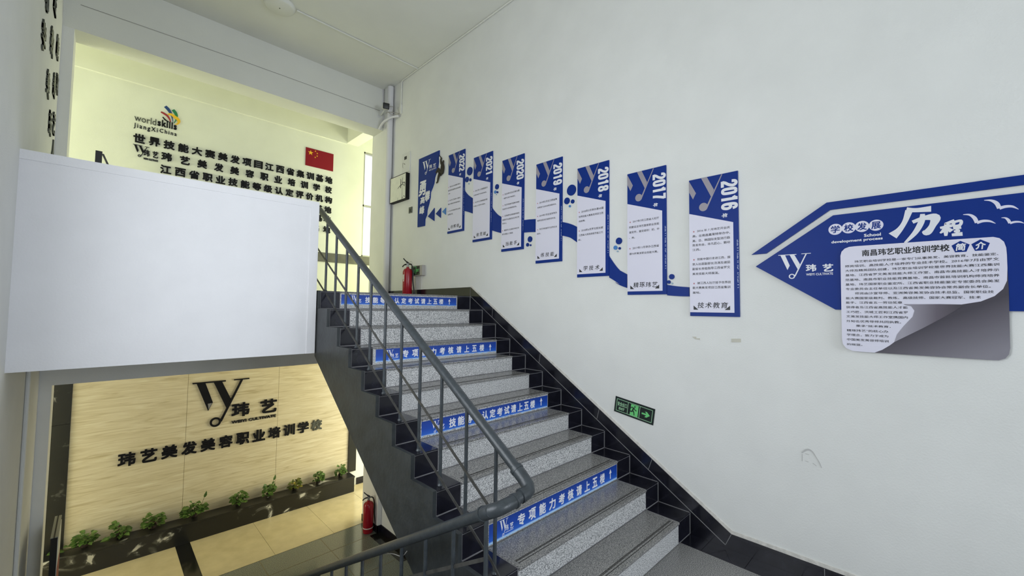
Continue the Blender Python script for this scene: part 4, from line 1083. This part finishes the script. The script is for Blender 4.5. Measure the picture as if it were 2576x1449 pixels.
# ------------------------------------------------------------------ fire extinguishers
def extinguisher(label, c, r, h, rz_, wall_label=True):
    x, y, z = c
    t = thing('fire_extinguisher', label, 'fire extinguisher', c, 'red fire extinguishers')
    R = Matrix.Translation((x, y, z)) @ Matrix.Rotation(rz_, 4, 'Z')
    def put(nm, b, m, sm=True):
        bmesh.ops.transform(b, matrix=R, verts=b.verts[:]); return obj(nm, b, m, t, sm)
    b = lathe(B(), [(r*0.92, 0), (r, 0.008), (r, h*0.86), (r*0.93, h*0.92), (r*0.72, h*0.97), (r*0.30, h), (r*0.28, h+0.02)], (0, 0, 0), 32); put('cylinder', b, RED)
    b = lathe(B(), [(r*0.22, h+0.015), (r*0.24, h+0.05), (r*0.18, h+0.055)], (0, 0, 0), 16); bx(b, (-0.016, -0.014, h+0.045), (0.016, 0.014, h+0.075)); put('valve', b, STEEL, False)
    b = B()
    for q in ([(-0.01, 0, h+0.060), (-r*0.75, 0, h+0.050), (-r*1.15, 0, h+0.018)],): tube(b, smooth_pts(q, 5), [0.012]*5+[0.009]*6, 8)
    put('carry_handle', b, BPLAS)
    b = B(); tube(b, smooth_pts([(r*0.25, 0, h+0.070), (-r*0.35, 0, h+0.105), (-r*0.95, 0, h+0.150)], 5), [0.014]*5+[0.009]*6, 8); put('squeeze_lever', b, BPLAS)
    b = tube(B(), smooth_pts([(0.01, 0, h+0.06), (r*0.8, 0, h+0.055), (r*1.15, 0, h*0.90), (r*1.2, 0, h*0.55), (r*1.55, 0, h*0.12)], 6), 0.011, 8)
    tube(b, [(r*1.5, 0, h*0.16), (r*1.62, 0, 0.01)], [0.013, 0.019], 10); put('hose', b, BPLAS)
    b = B(); tube(b, smooth_pts([(0.02, -0.02, h+0.05), (0.05, -0.03, h+0.10), (r, -0.03, h+0.09), (r*1.0, -0.02, h+0.03)], 5), 0.002, 5); put('pull_pin', b, STEEL)
    if wall_label:
        b = B()
        for a0, a1, z0, z1 in ((-2.75, -2.0, h*0.60, h*0.77), (-2.4, -2.05, h*0.53, h*0.59)):
            n = 8
            vs = [[b.verts.new(((r+0.0012)*math.cos(a0+(a1-a0)*i/n), (r+0.0012)*math.sin(a0+(a1-a0)*i/n), zz)) for i in range(n+1)] for zz in (z0, z1)]
            for i in range(n): b.faces.new((vs[0][i], vs[0][i+1], vs[1][i+1], vs[1][i]))
        put('paper_label', b, LABEL)
    else:
        b = lathe(B(), [(r+0.0005, h*0.15), (r+0.0025, h*0.155), (r+0.0025, h*0.175), (r+0.0005, h*0.18)], (0, 0, 0), 32); put('base_band', b, LABEL)
    return t
extinguisher('red fire extinguisher on the upper floor in front of the box exit sign', (3.36, 5.70, ZF), 0.072, 0.445, math.radians(-45))
extinguisher('red fire extinguisher on the lower hall floor beside the white column', (3.33, 6.72, ZH+0.005), 0.082, 0.50, math.radians(-30), False)

# ------------------------------------------------------------------ black lettering on the corridor wall
def letter(name, ch, fr, u, v, w, h, label, cat, group, m=BLACK, ext=0.018, bold=0.035):
    b = B(); text(b, ch, fr, u-w/2, u+w/2, v-h/2, v+h/2, 0.0005, bold=bold, ext=ext, res=3)
    return tag(obj(name, b, m), label, cat, group)
ROWS = [[(0.3256, 2.5662), (3.209, 2.5499)], [(0.6615, 2.3635), (3.2087, 2.3527)], [(0.6588, 2.1587), (3.2155, 2.1415)], [(3.033, 1.9243), (3.2086, 1.9462)], [(3.0347, 1.7405), (3.2016, 1.756)], [(2.9831, 1.5185), (3.1999, 1.5381)]]
SZW = [(0.2548, 2.6001), (0.3953, 2.5207), (3.1394, 2.408), (3.281, 2.295)]
ORD = ['first', 'second', 'third', 'fourth', 'fifth', 'sixth', 'seventh', 'eighth', 'ninth', 'tenth', 'eleventh', 'twelfth', 'thirteenth', 'fourteenth', 'fifteenth', 'sixteenth', 'seventeenth']
LN = ['top', 'second', 'third', 'fourth', 'fifth', 'sixth']
for i, (words, row) in enumerate(zip(('世界技能大赛美发项目江西省集训基地', '玮艺美发美容职业培训学校', '江西省职业技能等级认定评价机构', '基地', '基地', '基地'), ROWS)):
    (a0, b0), (a1, b1) = row
    n = len(words)
    vv = (b0+b1)/2 if i < 3 else b1
    for j, ch in enumerate(words):
        u = a0+(a1-a0)*j/(n-1)
        if i < 3: where = '%s from the left' % ORD[j] if j < n-1 else 'at the right end'
        else: where = 'at the right end' if j else 'next to last'
        letter('wall_character', ch, TWF, u, vv, 0.140 if i != 1 else 0.132, 0.138, 'black raised character %s of the %s line on the corridor wall' % (where, LN[i]), 'wall lettering', '%s line of black characters on the corridor wall' % LN[i])
# emblem of the school at the start of the second line
VB = [(0.2569, 2.4543), (0.4481, 2.3045), (0.3852, 2.3573), (0.4551, 2.2924), (0.4892, 2.3543), (0.5582, 2.2844), (0.386, 2.274), (0.5557, 2.2802)]
sl_ = thing('school_logo', 'small black school emblem at the start of the second corridor wall line', 'wall lettering', (VB[0][0]+0.3, 8.6, VB[1][1]))
b = B(); emblem(b, TWF, VB[0][0], VB[0][1], VB[1][0]-VB[0][0], 0.0, 0.012); obj('emblem', b, BLACK, sl_)
b = B()
text(b, '玮', TWF, VB[2][0], VB[3][0], VB[3][1]+0.01, VB[3][1]+0.115, 0.0, 0.02, 0.012); text(b, '艺', TWF, VB[4][0], VB[5][0], VB[3][1]+0.01, VB[3][1]+0.115, 0.0, 0.02, 0.012)
text(b, 'WEIYI CULTIVATE', TWF, VB[2][0], VB[5][0], VB[3][1]-0.045, VB[3][1]-0.015, 0.0, 0.02, 0.012)
obj('lettering', b, BLACK, sl_)
# skills contest logo
WS = [[(0.256, 2.8769), (0.5125, 2.83)], [(0.5303, 2.8838), (0.7688, 2.8342)], [(0.2543, 2.7639), (0.536, 2.7396)], [(0.5587, 2.7735), (0.7724, 2.7405)]]
wl = thing('contest_logo', 'colourful hand shaped skills contest logo with black lettering on the corridor wall', 'wall lettering', (WS[0][0][0]+0.5, 8.6, WS[3][1][1]))
cv_ = (WS[0][0][1]+WS[0][1][1])/2
(xa, za), (xb, zb_) = WS[0]; (xc, zc), (xd, zd) = WS[1]
base = [(0.386, 2.827), (0.6514, 2.8333), (0.3791, 2.7243), (0.6611, 2.7329)]
b = B(); text(b, 'world', TWF, xa, xb, base[0][1]-0.003, base[0][1]+0.100, 0, 0.0, 0.008); obj('thin_lettering', b, GREYL, wl)
b = B(); text(b, 'skills', TWF, xc, xd, base[1][1]-0.003, base[1][1]+0.108, 0, 0.03, 0.008, sp=1.12); obj('bold_lettering', b, BLACK, wl)
b = B()
text(b, 'JiangXi', TWF, WS[2][0][0], WS[2][1][0], base[2][1]-0.026, base[2][1]+0.066, 0, 0.012, 0.008, sp=1.35); text(b, 'China', TWF, WS[3][0][0], WS[3][1][0], base[3][1]-0.002, base[3][1]+0.062, 0, 0.012, 0.008, sp=1.35)
obj('place_lettering', b, BLACK, wl)
HAND = [[(0.6118, 3.1727, 0.0435), (0.648, 3.1394, 0.0452), (0.6791, 3.0924, 0.0378), (0.6967, 3.0483, 0.0227), (0.7081, 2.998, 0.0121), (0.717, 2.9508, 0.0061)], [(0.5632, 3.0639, 0.0224), (0.6022, 3.0506, 0.0285), (0.6437, 3.0264, 0.0286), (0.6716, 2.9858, 0.0211), (0.688, 2.9412, 0.0106)], [(0.7092, 3.1493, 0.0417), (0.7371, 3.1164, 0.0441), (0.7568, 3.0687, 0.0365), (0.756, 3.0141, 0.0228), (0.7458, 2.9719, 0.0122), (0.7265, 2.9346, 0.0061)], [(0.589, 2.9903, 0.0135), (0.6205, 2.9535, 0.0195), (0.6678, 2.9331, 0.0075)], [(0.6485, 3.0511, 0.0166), (0.6889, 3.065, 0.0348), (0.7372, 3.0388, 0.044), (0.7769, 3.0133, 0.0457), (0.7922, 2.9755, 0.0351), (0.774, 2.9345, 0.0183), (0.7449, 2.9189, 0.0076)]]
for i, (q, m, n) in enumerate(zip(HAND, (LNAV, LRED, LGRN, BLACK, YEL), ('blue_finger', 'red_finger', 'green_finger', 'black_finger', 'yellow_swoosh'))):
    b = B(); ribbon(b, q, TWF, 0.0, 0.006+0.0015*i); obj(n, b, m, wl)
# flag
FL = [(2.7546, 3.113), (3.2883, 3.1153), (3.2843, 2.7521), (2.746, 2.7597)]
fu0, fu1 = (FL[0][0]+FL[3][0])/2, (FL[1][0]+FL[2][0])/2
fv0, fv1 = (FL[2][1]+FL[3][1])/2, (FL[0][1]+FL[1][1])/2
fg = thing('flag_plaque', 'red flag plaque with five yellow stars on the corridor wall', 'flag', ((fu0+fu1)/2, 8.6, fv0))
b = B(); prism(b, [(fu0, fv0), (fu1, fv0), (fu1, fv1), (fu0, fv1)], TWF, 0.0, 0.012); obj('red_field', b, FLAGR, fg)
def star(bm, u, v, r, rot, fr, d0, d1):
    prism(bm, [(u+(r if k % 2 == 0 else r*0.382)*math.sin(rot+PI*k/5), v+(r if k % 2 == 0 else r*0.382)*math.cos(rot+PI*k/5)) for k in range(10)], fr, d0, d1)
fw, fh = fu1-fu0, fv1-fv0
for a, c, r, ro in ((1/6, 0.75, 0.30/2, 0), (1/3, 0.9, 0.05, 0.5), (0.4, 0.8, 0.05, 0.2), (0.4, 0.65, 0.05, 0), (1/3, 0.55, 0.05, 0.6)):
    b = B(); star(b, fu0+fw*a, fv0+fh*c, fh*r, ro, TWF, 0.012, 0.013); obj('star', b, YEL, fg)

# ------------------------------------------------------------------ characters on the left wall, seen edge on
for i, (ch, u, v, w) in enumerate((('心', 5.18, 2.56, 0.22), ('匠', 5.80, 2.86, 0.22), ('学', 5.11, 2.19, 0.24), ('教', 5.74, 2.44, 0.24), ('能', 6.30, 2.635, 0.22), ('美', 5.64, 2.00, 0.23), ('善', 6.21, 2.20, 0.23), ('真', 6.50, 2.33, 0.20), ('技', 6.05, 1.76, 0.22), ('艺', 6.42, 1.87, 0.22), ('人', 6.50, 1.62, 0.20))):
    where = ['lower one of the top pair', 'upper one of the top pair', 'leftmost of the upper three', 'middle of the upper three', 'rightmost of the upper three', 'leftmost of the lower three', 'middle of the lower three', 'rightmost of the lower three', 'left one of the low pair', 'right one of the low pair', 'lowest, half hidden by the parapet'][i]
    letter('wall_character', ch, LFF, u, v, w, w, 'dark raised character on the left wall, ' + where, 'wall lettering', 'dark characters on the left wall', GREYL, ext=0.012, bold=0.02)

# ------------------------------------------------------------------ stone wall in the lower hall: emblem and school name
sg = thing('school_sign', 'large black school emblem with lettering on the beige stone wall', 'wall sign', (VYD['box'][0]+0.4, 8.645, VYD['box'][1]-0.7))
LG2 = off(LGF, 0.0155)
b = B(); emblem(b, LG2, VYD['box'][0], VYD['box'][1], VYD['box'][2], 0.0, 0.02); obj('emblem', b, BLACK, sg)
b = B(); prism(b, [(VYD['box'][0]+q[0]*VYD['box'][2], VYD['box'][1]+q[1]*VYD['box'][2]) for q in VYD['tip']], LG2, 0.02, 0.0206); obj('worn_tip', b, TIPM, sg)
LT = [[(1.7069, -1.9691), (1.9759, -1.7352)], [(2.1462, -1.9632), (2.4152, -1.7352)], [(1.7106, -2.0689), (2.4118, -2.0348)]]
LX_ = [(1.7076, -1.7238), (1.7166, -1.9665), (2.2712, -1.7266), (2.28, -1.975), (1.7126, -2.0225), (1.7144, -2.0724), (2.4115, -2.0272), (2.4135, -2.0834)]
b = B(); text(b, '玮', LG2, LT[0][0][0], LT[0][1][0], LX_[1][1], LX_[0][1], 0, 0.03, 0.02); obj('name_character', b, BLACK, sg)
b = B(); text(b, '艺', LG2, LT[1][0][0], LT[1][1][0], LX_[3][1], LX_[2][1], 0, 0.03, 0.02)
obj('name_character', b, BLACK, sg)
b = B(); text(b, 'WEIYI CULTIVATE', LG2, LT[2][0][0], LT[2][1][0], LX_[5][1], LX_[4][1], 0, 0.02, 0.015); obj('english_lettering', b, BLACK, sg)
NM = [(0.3857, -2.3526), (3.1482, -2.3585), (0.3812, -2.2446), (0.3902, -2.4629)]
vv = (NM[0][1]+NM[1][1])/2
hh = NM[2][1]-NM[3][1]
for j, ch in enumerate('玮艺美发美容职业培训学校'):
    u = NM[0][0]+(NM[1][0]-NM[0][0])*j/11
    letter('wall_character', ch, LG2, u, vv, 0.200, 0.205, 'black raised character %s of the school name on beige stone' % ('%s from the left' % ORD[j] if j < 11 else 'faded, at the right end'), 'wall lettering', 'black characters of the school name on the stone wall', GREYL if j == 11 else BLACK, 0.02, 0.03)

# ------------------------------------------------------------------ planter and plants
pt = thing('marble_planter', 'long low black marble planter ledge along the beige stone wall', 'planter', (1.7, 8.5, ZH))
b = B(); bx(b, (-0.43, 8.352, ZH), (3.82, 8.372, -3.478)); obj('front_panel', b, MARB, pt)
b = bevel(box((-0.43, 8.345, -3.478), (3.83, 8.62, -3.45)), 0.003, 1); obj('top_slab', b, MARB, pt)
b = B(); bx(b, (3.80, 8.372, ZH), (3.82, 8.62, -3.478)); obj('end_panel', b, MARB, pt)

PLN = [(-0.0125, 0.4205, 0.2803), (0.3518, 0.2808, 0.2925), (0.7208, 0.378, 0.3049), (1.2342, 0.5025, 0.3092), (1.8394, 0.3561, 0.2876), (2.3097, 0.3009, 0.3009), (2.7422, 0.2832, 0.2534), (3.1734, 0.2555, 0.2787), (3.6074, 0.2892, 0.3213)]
PLAB = ['sprawling plant with trailing stems, leftmost on the marble ledge', 'pointed bushy plant, second from left on the marble ledge', 'wide leaning plant with reddish base, third from left on the ledge', 'widest bushy plant with one raised shoot, fourth from left', 'rounded plant on the middle of the ledge, fifth from left', 'plant with a tall leaf at the stone joint, sixth from left', 'yellowing dense plant, third from the right end of the ledge', 'small plant, second from the right end of the ledge', 'small dark plant at the right end of the ledge by the black marble strip']
def leaf(bm, base, dr, up, l, w, mi=0):
    d = dr.normalized(); s = d.cross(up).normalized(); n = s.cross(d).normalized()
    P = [(0, 0, 0), (0.12, 0.30, 0.10), (0.42, 0.50, 0.13), (0.75, 0.30, 0.02), (1.0, 0, -0.16), (0.75, -0.30, 0.02), (0.42, -0.50, 0.13), (0.12, -0.30, 0.10), (0.45, 0, 0.0)]
    v = [bm.verts.new(base+d*l*a+s*w*c+n*l*e) for a, c, e in P]
    for i in range(8):
        f = bm.faces.new((v[8], v[i], v[(i+1) % 8])); f.material_index = mi; f.smooth = True
for i, (x, w, h) in enumerate(PLN):
    rnd = random.Random(50+i)
    h = h*0.88
    y0 = 8.53
    w *= 0.80
    t = thing('ledge_plant', PLAB[i], 'plant', (x, y0, -3.45), 'green plants on the marble ledge')
    b = lathe(B(), [(0.030, 0), (0.042, 0.02), (0.045, 0.05), (0.03, 0.065)], (x, y0, -3.4495), 12); obj('root_ball', b, SOIL, t)
    bl, bs = B(), B()
    n = 84 if i in (3, 4, 2) else 66
    for k in range(n):
        a = rnd.uniform(0, 2*PI); q = math.sqrt(rnd.random())
        px_ = math.cos(a)*q*w*0.40
        py_ = math.sin(a)*q*min(0.075, w*0.36)-0.01
        if i == 0: pz = h*(0.22+0.70*rnd.random()*(1-abs((px_)/(w*0.6))))
        elif i == 1: pz = h*(0.15+0.75*rnd.random()*(1-0.55*abs(px_+w*0.15)/(w*0.5)))
        else: pz = h*(0.10+0.80*math.sqrt(max(0, 1-q*q*0.75))*rnd.uniform(0.12, 1.0))
        px_ *= 0.92
        tip = Vector((x+px_, y0+py_, -3.45+pz))
        out = Vector((px_*1.4+rnd.uniform(-.05, .05), py_*1.2-0.06+rnd.uniform(-.05, .05), rnd.uniform(-0.04, 0.05)))
        l = rnd.uniform(0.050, 0.080)*(0.95+0.5*(w-0.3)); leaf(bl, tip, out, Vector((rnd.uniform(-.3, .3), -0.55, 1)), l, l*0.85)
        if k % 3 == 0: tube(bs, smooth_pts([(x+px_*0.1, y0, -3.41), (x+px_*0.5, y0+py_*0.5, -3.43+pz*0.7), tuple(tip)], 3), 0.0028, 5, False)
    if i == 0:
        for ox, oz in ((-0.30, 0.05), (-0.24, 0.075), (-0.20, 0.04), (-0.27, 0.03), (-0.16, 0.09), (0.16, 0.03), (0.19, 0.025), (0.21, 0.05), (0.17, 0.04)):
            tip = Vector((x+ox, y0-0.04, -3.45+oz)); l = rnd.uniform(0.06, 0.09)
            leaf(bl, tip, Vector((math.copysign(0.6, ox), -0.5, 0.2)), Vector((0, -0.5, 1)), l, l*0.9)
            tube(bs, smooth_pts([(x, y0, -3.42), (x+ox*0.6, y0-0.02, -3.43+oz*0.4), tuple(tip)], 3), 0.0028, 5, False)
    if i in (3, 5):
        tip = Vector((x+w*0.30, y0, -3.45+h)); leaf(bl, tip, Vector((0.3, -0.1, 1)), Vector((0, -1, 0.1)), 0.10, 0.045)
        tube(bs, [(x+w*0.1, y0, -3.42), tuple(tip)], 0.0028, 5, False)
    obj('foliage', bl, LEAFY if i == 6 else LEAF, t)
    obj('stems', bs, STEM if i not in (1, 2) else M('reddish_stem', (0.10, 0.025, 0.03), 0.6), t)

# ------------------------------------------------------------------ display stands
ks = thing('poster_stand', 'tall black poster box with grey top in the lower hall, bottom left corner', 'display stand', (-0.22, 6.42, ZH))
b = B(); bx(b, (-0.247, 6.115, ZH+0.002), (-0.200, 6.70, -2.305)); obj('cabinet', b, BPLAS, ks)
b = B(); bx(b, (-0.249, 6.113, -2.305), (-0.230, 6.702, -2.297)); bx(b, (-0.218, 6.113, -2.305), (-0.198, 6.702, -2.297)); obj('top_rails', b, ALU, ks)
b = B(); bx(b, (-0.200, 6.14, -3.6), (-0.1965, 6.66, -2.33)); bx(b, (-0.1966, 6.15, -2.95), (-0.196, 6.65, -2.62), 1); obj('poster', b, [PAPER, M('poster_red', (0.40, 0.12, 0.10), 0.5)], ks)
sb = thing('folding_sign', 'black folding stand with a slanting leg behind the white parapet', 'display stand', (-0.03, 5.0, ZF))
b = B(); bx(b, (-0.082, 4.985, ZF), (-0.040, 5.0, 1.302)); obj('front_board', b, BPLAS, sb)
b = flat_bar([(-0.036, 5.01, 1.285), (0.42, 5.01, ZF+0.01)], 0.036, 0.012)
for v in b.verts: v.co.y += 0
obj('leg', b, BAR, sb)
